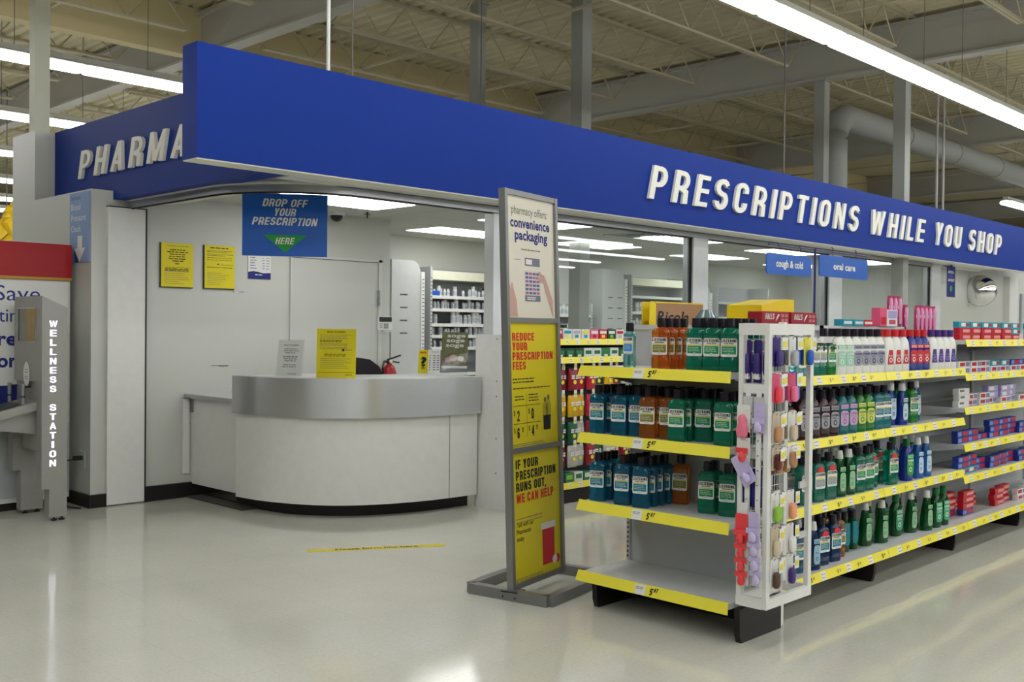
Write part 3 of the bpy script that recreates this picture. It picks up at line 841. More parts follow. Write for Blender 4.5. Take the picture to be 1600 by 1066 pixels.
t, o = doc('magazine', 'magazine with a white repeated title and a garden party cover in clear rack', 'magazine', .215, .30, .008, mat('magazine_green', (112, 114, 78), .45, noise=.5, scale=24))
t.location = (5.70, 6.22, 1.085); t.rotation_euler = (-.16, 0, face(0, (-.78, -.62)))
q = MB()
for k in range(3): q.text('soge', o + Vector((.03 - k * .006 + .09, -.0004, .258 - k * .04)), EX, EZ, .031, paper, w=.15, align='c', bold=.03)
for (x, z, r_, c) in ((.06, .07, .03, (196, 150, 140)), (.10, .085, .035, (214, 190, 180)), (.16, .08, .028, (225, 222, 215)), (.19, .06, .018, (190, 150, 120)), (.04, .04, .02, (120, 60, 80)), (.13, .04, .022, (150, 120, 110)), (.085, .045, .014, (60, 40, 40))):
    q.poly([(x + r_ * math.cos(a * PI / 6), z + r_ * .8 * math.sin(a * PI / 6)) for a in range(12)], o + Vector((0, -.0003 - z * .002, 0)), EX, EZ, mat('cover_%d' % c[0] + '_%d' % c[2], c))
q.rect(o + Vector((0, -.0008, 0)), EX, EZ, 0, .215, 0, .02, paper); q.build('cover_print', t)
q = MB(); q.box(-.115, .115, -.012, -.009, -.045, .12, acrylic); q.box(-.115, .115, .012, .015, -.045, .30, acrylic); q.box(-.115, .115, -.012, .09, -.048, -.044, acrylic); q.build('acrylic_holder', t)

# office chair behind the counter
t = thing('office_chair', 'dark office chair back showing above the counter behind the yellow notice', 'chair', (5.25, 6.98, 0), -.5)
fab = mat('chair_fabric', (52, 48, 54), .9, scale=90, noise=.2)
b = MB(); b.loft([(-.03, .20, .20, 4), (0, .24, .24, 4), (.05, .245, .245, 4), (.075, .20, .20, 4)], fab, 24); o = b.build('seat', t); o.location = (0, .02, .46)
b = MB(); b.prism([(-.22, .0), (.22, .0), (.235, .2), (.225, .36), (.18, .47), (.10, .53), (0, .545), (-.10, .53), (-.18, .47), (-.225, .36), (-.235, .2)], (0, -.24, .62), EX, EZ, .06, fab); o = b.build('backrest', t)
b = MB(); b.bar((0, -.20, .47), (0, -.22, .68), .06, .012, dark); b.build('back_bar', t)
b = MB(); b.tubep([(0, 0, .09), (0, 0, .46)], .028, dark, 12); b.build('gas_lift', t)
for k in range(5):
    a = 2 * PI * k / 5; b = MB(); b.tubep([(0, 0, .1), (.28 * math.cos(a), .28 * math.sin(a), .075)], [.025, .015], dark, 8); l = b.build('base_arm', t)
    c = MB(); c.tubep([(.28 * math.cos(a) - .012, .28 * math.sin(a), .03), (.28 * math.cos(a) + .012, .28 * math.sin(a), .03)], .03, dark, 12); c.build('caster', l)
# fire extinguisher on the wall
t = thing('fire_extinguisher', 'red fire extinguisher with black handle beside the office chair', 'extinguisher', (6.23, 7.72, .60))
rm = mat('extinguisher_red', (170, 24, 26), .3)
b = MB(); b.loft([(0, .062, .062, 2), (.02, .07, .07, 2), (.38, .07, .07, 2), (.43, .055, .055, 2), (.46, .025, .025, 2), (.48, .022, .022, 2)], rm, 20); b.build('cylinder', t)
b = MB(); b.box(-.03, .03, -.03, .03, .475, .50, dark, .005); b.bar((-.02, 0, .505), (.13, -.01, .545), .025, .012, dark); b.bar((-.02, 0, .495), (.11, -.01, .475), .025, .012, dark); b.build('valve_handle', t)
b = MB(); b.tubep([(.0, 0, .488), (-.07, -.01, .49), (-.095, -.02, .43), (-.09, -.02, .2)], .011, dark, 8); b.build('hose', t)
b = MB(); b.tubep([(-.01, -.03, .49), (-.01, -.045, .49)], .017, paper, 12); b.build('gauge', t)
# alarm keypad
t = thing('alarm_keypad', 'white alarm keypad with dark display on the wall by the door', 'keypad', (6.24, 7.82, 1.37))
b = MB(); b.box(-.09, .085, -.025, 0, .02, .15, enamel, .004); b.build('case', t)
b = MB(); b.box(-.075, .075, -.029, -.025, .10, .145, dark); b.build('display', t)
b = MB()
for r_ in range(3):
    for c_ in range(3): b.box(-.02 + c_ * .02, -.006 + c_ * .02, -.029, -.025, .035 + r_ * .018, .047 + r_ * .018, greyink)
    b.box(-.07, -.04, -.029, -.025, .04 + r_ * .018, .046 + r_ * .018, greyink)
b.build('keys', t)
b = MB(); b.prism([(-.095, 0), (.09, 0), (.09, .02), (-.095, .02)], (0, -.07, .0), EX, EZ, -.06, shelfw); b.build('flip_cover', t)
# wall notices
def wall_notice(x0, x1, z0, z1, label, seed, heads):
    t = thing('wall_notice', label, 'notice', (x0, 7.818, z0)); w, h = x1 - x0, z1 - z0
    b = MB(); b.box(0, w, -.012, 0, 0, h, dark); b.build('backing', t)
    b = MB(); b.box(.008, w, -.0145, -.012, .008, h, yellow)
    o = Vector((0, -.015, 0))
    for (a, c, y, hh) in heads: b.lines(o, EX, EZ, a * w, c * w, [y * h], hh, ink, int(y * 100), .08)
    b.lines(o, EX, EZ, .12 * w, .93 * w, [(.36 - .045 * k) * h for k in range(7)], .0055, greyink, seed, .5)
    b.build('sheet', t)
wall_notice(3.934, 4.222, 1.721, 2.085, 'yellow notice with a large centred heading, left of the two on the back wall', 1,
            [(.2, .9, .93, .005), (.28, .78, .84, .012), (.2, .86, .79, .012), (.28, .8, .74, .012), (.26, .76, .69, .012), (.24, .8, .64, .012), (.36, .7, .59, .012), (.44, .58, .53, .013), (.15, .9, .45, .006), (.14, .93, .41, .011), (.14, .9, .38, .010)])
wall_notice(4.318, 4.607, 1.723, 2.09, 'yellow notice of dense text, right of the two on the back wall', 2,
            [(.2, .85, .93, .013), (.1, .92, .87, .006), (.1, .8, .84, .006), (.1, .95, .79, .006), (.1, .7, .76, .006), (.1, .95, .71, .006), (.1, .9, .66, .006), (.42, .5, .56, .012), (.55, .95, .555, .006), (.1, .92, .49, .008)])
t = thing('hours_sheet', 'white opening hours sheet with navy foot below the blue drop off sign', 'notice', (4.741, 7.818, 1.825))
b = MB(); b.box(0, .225, -.006, 0, 0, .33, paper)
b.build('sheet', t)
b = MB(); o = Vector((0, -.0065, 0))
b.poly([(0, 0), (.225, 0), (.225, .058), (.15, .052), (.10, .062), (.05, .068), (0, .058)], o, EX, EZ, navy); b.lines(o + Vector((0, -.0004, 0)), EX, EZ, .07, .15, [.033], .013, paper, 4, .05)
for k in range(9):
    b.lines(o, EX, EZ, .02, .085 - .01 * (k % 3), [.09 + k * .023], .009, navy, k, .05); b.lines(o, EX, EZ, .14, .165, [.09 + k * .023], .008, navy, k, .05); b.lines(o, EX, EZ, .18, .21, [.09 + k * .023], .008, navy, k + 3, .05)
b.build('printing', t)
# hanging drop off sign, facing the camera side, hung from the curved header
t = thing('hanging_sign', 'hanging blue sign reading DROP OFF YOUR PRESCRIPTION HERE with green arrow', 'sign', (4.213, 6.44, 1.93), -.60)
b = MB(); b.box(-.304, .304, 0, .006, 0, .455, signblue); b.box(-.306, .306, .001, .005, -.002, .457, alu); b.build('board', t)
o = Vector((0, -.001, 0)); b = MB()
b.text('DROP OFF', o + EZ * .362, EX, EZ, .056, lettw, w=.33, align='c', bold=.02, shear=.2); b.text('YOUR', o + EZ * .294, EX, EZ, .056, lettw, w=.168, align='c', bold=.02, shear=.2)
b.text('PRESCRIPTION', o + EZ * .226, EX, EZ, .056, lettw, w=.475, align='c', bold=.02, shear=.2); b.build('lettering', t)
b = MB(); b.poly([(-.157, .155), (0, .027), (.157, .155)], o, EX, EZ, mat('arrow_green', (20, 150, 60))); b.text('HERE', o + EZ * .088 + Vector((0, -.001, 0)), EX, EZ, .048, lettw, w=.142, align='c', bold=.02, shear=.2); b.build('green_arrow', t)
for x in (-.26, .25):
    b = MB(); b.tubep([(x, .003, .45), (x, .003, .525)], .003, alu, 6); b.build('hanger', t)

# ================================================================= pharmacy interior shelving
def pill_shelf(name, label, x0, y0, w, shelves, ztop, canopy=True):
    t = thing(name, label, 'shelving', (x0, y0, 0))
    b = MB(); b.box(0, w, .36, .38, 0, ztop, greyp); b.build('back_panel', t)
    for xx in (0, w - .03):
        b = MB(); b.box(xx, xx + .03, 0, .38, 0, ztop, shelfw)
        z = .5
        while z < ztop - .1: b.box(xx + .004, xx + .026, -.002, 0, z, z + .008, dark); z += .042
        b.build('upright', t)
    for z in shelves:
        b = MB(); b.box(.03, w - .03, .01, .36, z - .025, z, shelfw); b.box(.03, w - .03, .0, .012, z - .03, z + .006, enamel); b.build('shelf', t)
    if canopy:
        b = MB(); b.box(.03, w - .03, .02, .36, ztop - .14, ztop - .04, mat('cream_panel', (228, 228, 205), .5)); b.build('canopy', t)
    return t
pill_shelf('pill_shelving', 'white slotted shelving of pill bottles left of the aluminium post', 7.56, 8.65, 1.5, (1.775, 1.63, 1.46, 1.33, 1.195, .9, .6, .3), 2.10)
pill_shelf('pill_shelving', 'white slotted shelving seen through the middle of the first window', 11.17, 8.62, 1.35, (1.88, 1.66, 1.45, 1.2, .9), 2.17)
pill_shelf('pill_shelving', 'white slotted shelving seen through the left of the second window', 13.3, 8.62, 1.5, (1.85, 1.62, 1.4, 1.2, .9), 2.1, False)
pill_shelf('pill_shelving', 'white slotted shelving in the lower left corner of the first window', 9.55, 8.66, .85, (1.60, 1.38, 1.2, .9), 1.75, False)
def bay_end(x, y, w, d, h, label):
    t = thing('storage_cabinet', label, 'cabinet', (x, y, 0))
    b = MB()
    r_ = .12
    b.prism([(0, 0), (w, 0), (w, h - .2)] + [(w - r_ + r_ * math.cos(a), h - .2 + .2 * math.sin(a)) for a in (.3, .6, .9, 1.2, PI / 2)] + [(0, h)], (0, 0, 0), EX, EZ, d, shelfw)
    b.build('body', t)
    b = MB()
    for k in range(4):
        for xx in (.12, .32):
            if xx + .1 < w: b.box(xx, xx + .1, -.004, 0, h - .38 - k * .14, h - .37 - k * .14, dark)
    b.build('slots', t)
    b = MB(); b.box(w - .01, w + .04, -.012, .0, 0, h - .12, enamel)
    z = .6
    while z < h - .2: b.box(w + .005, w + .03, -.014, -.012, z, z + .008, dark); z += .042
    b.build('slotted_rail', t)
bay_end(6.98, 8.62, .42, .38, 2.15, 'tall white cabinet end beside the wall corner behind the counter')
bay_end(10.55, 8.62, .48, .38, 2.22, 'tall white cabinet end with slots seen through the first window')
bay_end(12.62, 8.62, .48, .38, 2.1, 'tall white cabinet end seen beside the post of the first window')
# shade of the recess under the pill shelves, put in as a black box
b = MB(); b.box(0, .5, 0, .4, 0, 1.12, dark, .01); solo(b, 'dark_recess_box', 'black box standing in for the dark recess behind the magazine at the counter end', 'cabinet', (8.55, 8.2, 0))
# pill bottles on the first unit
def pill_bottle():
    t = thing('pill_bottle', 'x', 'bottle')
    b = MB(); b.loft([(0, .019, .019, 2), (.003, .021, .021, 2), (.062, .021, .021, 2), (.068, .016, .016, 2), (.072, .015, .015, 2)], paper, 12); b.build('body', t)
    b = MB(); b.loft([(.072, .018, .018, 2), (.09, .018, .018, 2)], enamel, 12); b.build('cap', t)
    b = MB(); b.loft([(.014, .0213, .0213, 2), (.05, .0213, .0213, 2)], mat('pill_label', (190, 196, 205)), 12, False); b.build('label_band', t)
    return t
pb = pill_bottle(); used = False; rnd = random.Random(3)
def place_pill(x, y, z, s, lab, grp):
    global used
    if not used: o = pb; used = True; o.location = (x, y, z); o['label'] = lab; o['group'] = grp
    else: o = dup(pb, (x, y, z), rnd.random(), lab, grp)
    o.scale = (s * 1.15, s * 1.15, s * 1.15 * rnd.uniform(.9, 1.15))
for z, nm in ((1.775, 'top'), (1.63, 'second'), (1.46, 'third'), (1.33, 'fourth'), (1.195, 'fifth')):
    x = 7.64
    while x < 8.95:
        if rnd.random() < .85: place_pill(x, 8.72 + rnd.random() * .04, z, rnd.choice((.75, .8, .8, 1.1) if nm != 'third' else (1.0, 1.0, 1.3)), 'small white pill bottle on the %s shelf left of the aluminium post' % nm, 'pill bottles on the %s shelf by the post' % nm)
        x += .055 if nm != 'third' else .065
for z, nm in ((1.66, 'second'), (1.45, 'third')):
    x = 11.25
    while x < 12.4:
        if rnd.random() < .8: place_pill(x, 8.70, z, rnd.choice((.9, 1.1, 1.3)), 'white pill bottle on the %s shelf seen through the first window' % nm, 'pill bottles on the %s shelf behind the first window' % nm)
        x += .075
for z in (1.60, 1.38):
    x = 9.62
    while x < 10.3:
        place_pill(x, 8.74, z, rnd.choice((1.1, 1.3)), 'white pill bottle in the lower left corner of the first window', 'pill bottles in the window corner'); x += .07
b = MB(); b.box(0, .11, 0, .08, 0, .055, signblue, .004); solo(b, 'blue_carton', 'small blue carton at the left end of the top pill shelf', 'carton', (7.62, 8.68, 1.776))
for i, (x, z, lab) in enumerate(((8.55, 1.775, 'large white tub with green lid on the top pill shelf'), (8.62, 1.63, 'large white tub on the second pill shelf by the post'), (7.72, 1.46, 'large white tub at the left end of the third pill shelf'))):
    t = thing('supplement_tub', lab, 'tub', (x, 8.80, z))
    b = MB(); b.loft([(0, .036, .036, 2), (.085, .036, .036, 2), (.095, .028, .028, 2)], paper, 14); b.build('body', t)
    b = MB(); b.loft([(.095, .032, .032, 2), (.115, .032, .032, 2)], mat('tub_lid_green', (30, 90, 50)) if i == 0 else enamel, 14); b.build('lid', t)

# right end of the dispensary: wall, mirror, small signs
b = MB(); b.box(14.6, 24.0, 6.05, 6.15, 0, 2.46, wallw); struct(b, 'wall_pickup')
b = MB(); b.box(17.9, 18.3, 5.95, 6.05, 0, 2.35, enamel); struct(b, 'trim_7')
t = thing('convex_mirror', 'round convex security mirror on the far right of the dispensary wall', 'mirror', (16.45, 5.90, 2.075), face(0, (-.93, -.37)))
b = MB(); R_ = .235; secs = []
for k in range(9):
    a = PI / 2 * k / 8; secs.append((.14 * math.sin(a), max(.002, R_ * math.cos(a)), max(.002, R_ * math.cos(a)), 2))
b.loft(secs, mat('mirror_chrome', (225, 226, 226), .02, metal=1.0, noise=0), 28); o = b.build('dome', t); o.rotation_euler = (PI / 2, 0, 0)
b = MB(); b.tubep([(0, 0, 0), (.05, .06, 0), (.12, .14, 0)], .012, greyp, 8); b.build('wall_arm', t)
b = MB(); b.tubep([(R_ * math.cos(2 * PI * k / 28), 0, R_ * math.sin(2 * PI * k / 28)) for k in range(29)], .008, greyp, 6, False); b.build('rim', t)
t = thing('hanging_sign', 'narrow blue hanging banner with a green dot near the round mirror', 'sign', (14.72, 5.74, 1.93))
b = MB(); b.box(0, .30, 0, .004, 0, .44, navy); b.build('board', t)
b = MB(); o = Vector((0, -.001, 0)); b.lines(o, EX, EZ, .04, .27, [.36, .34], .02, paper, 2, .05); b.lines(o, EX, EZ, .1, .2, [.305, .285], .012, greyink, 2, .05); b.lines(o, EX, EZ, .04, .27, [.245, .225], .018, paper, 5, .05)
b.poly([(.15 + .045 * math.cos(k * PI / 10), .12 + .045 * math.sin(k * PI / 10)) for k in range(20)], o, EX, EZ, mat('dot_green', (60, 170, 60))); b.build('printing', t)
b = MB(); b.tubep([(.15, .002, .43), (.15, .002, .46)], .02, dark, 8); b.build('clip', t)
t = thing('sheet_holder', 'grey wall rack of white papers right of the round mirror', 'rack', (18.7, 6.04, 1.5))
b = MB(); b.box(0, .45, -.03, 0, 0, .6, greyp); b.build('backing', t)
for k in range(3):
    b = MB(); b.box(.1, .38, -.045, -.03, .04 + k * .19, .2 + k * .19, paper); b.build('paper_sheet', t)
# ================================================================= sign stand
t = thing('sign_stand', 'tall grey metal floor stand holding three pharmacy posters beside the end display', 'sign stand')
Lp = Vector((3.836, 3.714, 0)); u = Vector((math.cos(.204), math.sin(.204), 0)); n = Vector((u.y, -u.x, 0)); W = .495
lean = .038; v = (EZ * math.cos(lean) - n * math.sin(lean)); nn = u.cross(v).normalized()
z0 = .05
def SP(a, c, d=0): return Lp + EZ * z0 + u * a + v * c + nn * d
Hh = 2.105
fb = MB(); pw = .026
fb.obox(SP(-pw, 0, -.02), u, v, nn, pw, Hh, .04, steel); fb.obox(SP(W, 0, -.02), u, v, nn, pw, Hh, .04, steel)
for c0 in (0, .709, 1.399, Hh - .028): fb.obox(SP(0, c0, -.018), u, v, nn, W, .028, .036, steel)
fb.build('frame', t)
# base: rectangle of bar stock lying on the floor
b = MB()
A0, A1 = Vector((3.777, 3.972, .0275)), Vector((3.868, 3.49, .0275)); du = u * .66
for p, q in ((A0, A1), (A0 + du, A1 + du), (A0, A0 + du), (A1, A1 + du)): b.bar(p, q, .05, .055, steel)
b.build('base', t)
b = MB()
for p in (A0.lerp(A1, .45), A0.lerp(A1, .6)): b.tubep([(p.x - .03, p.y - .01, .02), (p.x - .026, p.y - .012, .02)], .006, dark, 6)
b.obox(SP(-.04, -.006, -.05), u, v, nn, .08, .006, .1, dark); b.build('bolt_plate', t)
def poster(c0, c1, m, label):
    q = MB(); q.obox(SP(.0, c0, -.004), u, v, nn, W, c1 - c0, .008, m); o = q.build('poster', t); o['label'] = label; return o
def pt(a, c): return SP(a * W / .573, c - .008, .0048)
ua = u * (W / .573)
cream = mat('poster_cream', (222, 216, 198), .35, noise=.02)
ynote = mat('poster_yellow', (222, 205, 20), .35, noise=.02)
p = poster(1.427, Hh - .028, cream, 'cream poster about convenience packaging')
b = MB(); b.text('pharmacy offers:', pt(.28, 1.99), ua, v, .045, greyink, w=0.430, align='c'); b.build('heading', p); b = MB(); b.text('convenience', pt(.285, 1.92), ua, v, .052, navy, w=0.470, align='c', bold=.03); b.build('heading', p); b = MB(); b.text('packaging', pt(.295, 1.855), ua, v, .052, navy, w=0.390, align='c', bold=.03)
b.lines(pt(0, 0), ua, v, .17, .4, [1.80], .010, greyink, 3, .05); b.lines(pt(0, 0), ua, v, .09, .16, [1.745], .005, greyink, 3, .05)
b.build('lettering', p)
b = MB(); pg = mat('pack_grey', (110, 112, 128), .4)
o = pt(0, .045); b.rect(o, ua, v, .21, .39, 1.672, 1.716, pg); b.rect(o + nn * .0004, ua, v, .222, .295, 1.680, 1.708, paper)
b.rect(o, ua, v, .205, .39, 1.515, 1.645, mat('pack_white', (205, 200, 205), .4)); b.rect(o + nn * .0003, ua, v, .205, .39, 1.480, 1.513, pg); b.lines(o + nn * .0005, ua, v, .23, .34, [1.488, 1.498], .010, paper, 2, .05)
for r_ in range(6):
    for c_ in range(4):
        b.rect(o + nn * .0005, ua, v, .212 + c_ * .044, .248 + c_ * .044, 1.519 + r_ * .021, 1.532 + r_ * .021, mat('pack_blue', (88, 92, 140), .4) if (r_ + c_) % 3 else mat('pack_red', (176, 96, 110), .4))
skin = mat('print_skin', (196, 158, 146), .5, noise=.08)
# printed hands holding the pack: palm and fingers as flat artwork
b.poly([(.545, 1.395), (.50, 1.47), (.465, 1.52), (.43, 1.585), (.405, 1.60), (.375, 1.625), (.368, 1.645), (.385, 1.648), (.412, 1.632), (.44, 1.628), (.465, 1.60), (.50, 1.55), (.545, 1.49)], o + nn * .0008, ua, v, skin)
b.poly([(.39, 1.585), (.365, 1.60), (.352, 1.615), (.36, 1.622), (.40, 1.605), (.43, 1.585)], o + nn * .0009, ua, v, skin)
b.poly([(.02, 1.395), (.115, 1.395), (.105, 1.48), (.085, 1.52), (.07, 1.545), (.06, 1.575), (.045, 1.575), (.04, 1.54), (.03, 1.565), (.02, 1.56)], o + nn * .0008, ua, v, skin)
b.build('artwork', p)
p = poster(.737, 1.399, ynote, 'yellow poster about reducing prescription fees')
b = MB(); o = pt(0, 0)
for k, (s, w) in enumerate((('REDUCE', .245), ('YOUR', .165), ('PRESCRIPTION', .46), ('FEES', .145))):
    hd = MB(); hd.text(s, pt(.044, 1.312 - k * .0515), ua, v, .043, red, w=w * 1.05, bold=.03); hd.build('heading', p)
b.lines(o, ua, v, .04, .3, [1.105, 1.088], .010, ink, 4, .1); b.lines(o, ua, v, .04, .5, [1.055], .009, ink, 5, .05)
b.lines(o, ua, v, .06, .17, [1.012, .996], .009, ink, 6, .1); b.lines(o, ua, v, .22, .34, [1.018, 1.002, .986], .009, ink, 7, .1)
b.rect(o, ua, v, .195, .1975, .795, 1.03, ink); b.rect(o, ua, v, .04, .36, .964, .967, ink)
b.rect(o, ua, v, .04, .36, .869, .872, ink)
for s, a, c, h in (('$', .045, .914, .028), ('2', .082, .884, .058), ('$', .215, .918, .028), ('0', .25, .888, .058), ('$', .045, .822, .028), ('6', .08, .792, .058), ('11', .135, .824, .026), ('$', .215, .826, .028), ('4', .25, .796, .058), ('11', .305, .828, .026)):
    b.text(s, pt(a, c), ua, v, h, ink, w=None, bold=.03)
b.lines(o, ua, v, .03, .4, [.76, .75], .006, greyink, 5, .05); b.build('lettering', p)
b = MB()
o = pt(0, -.035)
for dx, hh in ((0, 0), (.04, .012)):
    X0 = .42 + dx
    b.poly([(X0 + .016 * math.cos(k * PI / 6), 1.02 + hh + .016 * math.sin(k * PI / 6)) for k in range(12)], o, ua, v, mat('print_head', (120, 100, 60)))
    b.poly([(X0 - .03, .93), (X0 + .03, .93), (X0 + .034, .99), (X0 + .015, 1.008 + hh), (X0 - .015, 1.008 + hh), (X0 - .034, .99)], o + nn * .0003, ua, v, mat('print_coat', (180, 165, 30)))
    b.poly([(X0 - .026, .855), (X0 + .02, .855), (X0 + .028, .935), (X0 - .028, .935)], o + nn * .0005, ua, v, ink)
b.build('artwork', p)
p = poster(.028, .709, ynote, 'yellow poster about prescriptions that run out')
b = MB()
for k, (s, w, m_) in enumerate((('IF YOUR', .26, ink), ('PRESCRIPTION', .47, ink), ('RUNS OUT,', .35, ink), ('WE CAN HELP', .44, red))):
    hd = MB(); hd.text(s, pt(.052, .632 - k * .0605), ua, v, .049, m_, w=w * 1.02, bold=.03); hd.build('heading', p)
b.lines(o, ua, v, .05, .36, [.40, .38], .007, greyink, 4, .1)
for k, (s, w) in enumerate((('Talk with our', .20), ('Pharmacist', .165), ('today', .085))):
    hd = MB(); hd.text(s, pt(.05, .325 - k * .037), ua, v, .024, ink, w=w, bold=.01); hd.build('heading', p)
b.lines(o, ua, v, .03, .36, [.085, .075], .006, greyink, 5, .05); b.build('lettering', p)
b = MB(); b.rect(o, ua, v, .35, .50, .115, .31, red); b.rect(o, ua, v, .335, .515, .31, .345, paper)
for k, (xc, m_) in enumerate(((.50, paper), (.535, red))):
    b.poly([(xc + (.026 if k else .03) * math.cos(a * PI / 8), .13 + .024 * math.sin(a * PI / 8)) for a in range(16)], o + nn * (.0006 - k * .0002), ua, v, m_)
b.build('artwork', p)

# ================================================================= left: wellness kiosk, big poster cabinet, blood pressure sign
t = thing('blood_pressure_sign', 'pale blue wall sign with white arrow above the kiosk', 'sign')
bps = mat('pale_blue', (132, 158, 200), .5)
b = MB(); b.box(3.366, 3.38, 7.84, 8.19, 1.90, 2.445, bps); b.build('board', t)
o = Vector((3.3655, 8.19, 1.90)); uu = Vector((0, -1, 0)); b = MB()
b.text('Self Serve', o + uu * .03 + EZ * .49, uu, EZ, .03, navy, w=.17); b.build('heading', t); b = MB()
for k, s in enumerate(('Blood', 'Pressure', 'Check')): b.text(s, o + uu * .03 + EZ * (.41 - k * .085), uu, EZ, .05, paper, w=(.17, .27, .18)[k])
b.build('lettering', t); b = MB()
b.poly([(.15, .205), (.15, .11), (.09, .11), (.19, .0), (.29, .11), (.235, .11), (.235, .205)], o, uu, EZ, paper)
b.poly([(0.0, 0.0), (.18, .0), (.08, .11), (.1, .0)], o, uu, EZ, navy); b.build('printing', t)
# poster cabinet
t = thing('advertising_panel', 'tall advertising panel with red header and white savings poster behind the kiosk', 'panel', (2.3, 8.09, 0))
b = MB(); b.box(0, 1.03, 0.0, .30, .06, 2.04, white); b.box(.05, .98, .02, .28, 0, .06, black); b.build('cabinet', t)
b = MB(); b.box(0, 1.035, -.02, .0, 1.775, 2.035, mat('header_red', (168, 12, 24), .4)); b.box(0, 1.035, -.022, 0, 1.755, 1.775, mat('header_gold', (190, 140, 40), .4)); b.build('header', t)
b = MB(); b.box(0, 1.01, -.008, 0, .95, 1.745, paper); b.box(0, 1.0, -.006, 0, .65, .95, navy); b.box(0, 1.02, -.006, 0, .1, .64, greyp); b.build('poster', t)
b = MB(); o = Vector((.5, -.009, 0)); nv = mat('poster_navy', (28, 42, 130), .5)
b.text('Save', o + Vector((-.03, 0, 1.59)), EX, EZ, .115, nv, w=.33); b.build('lettering', t); b = MB(); b.text('tin', o + Vector((-.0, 0, 1.43)), EX, EZ, .10, nv, w=.13); b.build('lettering', t); b = MB()
b.text('re', o + Vector((-.01, 0, 1.255)), EX, EZ, .10, nv, w=.14, bold=.03); b.build('lettering', t); b = MB(); b.text('or', o + Vector((-.01, 0, 1.09)), EX, EZ, .10, nv, w=.14, bold=.03); b.build('lettering', t)
# wellness kiosk
t = thing('wellness_kiosk', 'grey wellness station kiosk with glowing vertical letters at the left edge', 'kiosk')
X0, X1, Y0, Y1 = 2.875, 3.055, 7.46, 7.98
b = MB()
b.prism([(X0, .235), (X0 + .055, .235), (X0 + .055, .03), (X1, .03), (X1, 1.535), (X0, 1.615)], (0, Y0, 0), EX, EZ, .09, kiosk_m)
b.prism([(X0, 1.0), (X1, 1.0), (X1, 1.535), (X0, 1.615)], (0, Y0 + .09, 0), EX, EZ, Y1 - Y0 - .09, kiosk_m)
b.box(X0 + .02, X1, Y0 + .09, Y1, .5, 1.0, kiosk_m)
b.box(X0 - .04, X1, Y1 - .09, Y1, .33, .7, kiosk_m); b.box(X0 + .02, X1, Y1 - .09, Y1, .03, .33, kiosk_m); b.build('body', t)
b = MB(); glow = mat('letter_glow', (235, 232, 255), emit=2.6)
for k, c in enumerate('WELLNESS STATION'):
    if c != ' ': b.text(c, (X0 + .078, Y0 - .003, 1.395 - k * .0665), EX, EZ, .045, glow, w=.056 if c == 'W' else (.016 if c == 'I' else .044), align='c', bold=.045)
b.build('glowing_letters', t)
b = MB(); b.box(X0 - .006, X0, 7.56, 7.91, 1.28, 1.535, alu); b.box(X0 - .008, X0 - .006, 7.57, 7.73, 1.29, 1.525, mat('screen_yellow', (150, 118, 10), .2)); b.box(X0 - .008, X0 - .006, 7.73, 7.86, 1.29, 1.525, mat('screen_grey', (120, 118, 105), .2)); b.box(X0 - .009, X0 - .006, 7.86, 7.885, 1.29, 1.525, dark); b.build('screen', t)
b = MB(); b.prism([(7.735 + .055 * math.cos(k * PI / 10), 1.03 + .09 * math.sin(k * PI / 10)) for k in range(20)], (X0 - .004, 0, 0), (0, -1, 0), EZ, 0.004, paper) if False else None
b.add([(X0 - .003, 7.735 + .06 * math.cos(k * PI / 10), 1.05 + .09 * math.sin(k * PI / 10)) for k in range(20)], [tuple(range(20))], paper)
b.lines((X0 - .0035, 7.78, 1.05), (0, -1, 0), EZ, .015, .075, [.03, .01, -.02, -.035], .008, greyink, 3, .1); b.build('oval_sticker', t)
for yy in (7.92, 7.66):
    b = MB(); b.tubep([(X0 - .055, yy, .80), (X0 - .055, yy, .98)], .014, alu, 10); b.tubep([(X0 - .055, yy, .885), (X0 - .055, yy, .895)], .016, dark, 10)
    for zz in (.82, .96): b.tubep([(X0 - .055, yy, zz), (X0, yy, zz)], .007, dark, 8)
    b.build('handle', t)
b = MB(); b.prism([(0, .70), (.42, .80), (.42, .86), (.0, .76)], (X0 - .40, 7.55, 0), EX, EZ, .36, kiosk_m); b.prism([(.15, .66), (.42, .62), (.42, .80), (.05, .72)], (X0 - .40, 7.6, 0), EX, EZ, .26, kiosk_m); b.build('arm_tray', t)
b = MB(); b.add([(X0 - .36, 7.60, .776), (X0 - .08, 7.60, .843), (X0 - .08, 7.86, .843), (X0 - .36, 7.86, .776)], [(0, 1, 2, 3)], dark); b.build('tray_pad', t)
for (fx_, fy) in ((2.98, 7.50), (3.035, 7.50), (2.94, 7.94), (3.03, 7.94)):
    b = MB(); b.tubep([(fx_, fy, 0), (fx_, fy, .012)], .02, dark, 10); b.tubep([(fx_, fy, .012), (fx_, fy, .03)], .008, dark, 6); b.build('foot', t)
# wall outlet with plug and cord
t = thing('wall_outlet', 'wall outlet with a black plug behind the wellness kiosk', 'outlet')
b = MB(); b.box(3.37, 3.38, 7.90, 7.99, .30, .43, shelfw, .003); b.build('plate', t)
b = MB(); b.box(3.30, 3.37, 7.925, 7.965, .36, .395, dark, .006); b.tubep([(3.31, 7.945, .375), (3.23, 7.93, .36), (3.19, 7.95, .22), (3.20, 7.96, .06), (3.25, 7.9, .012), (3.3, 7.8, .01)], .006, dark, 7); b.build('plug_cord', t)
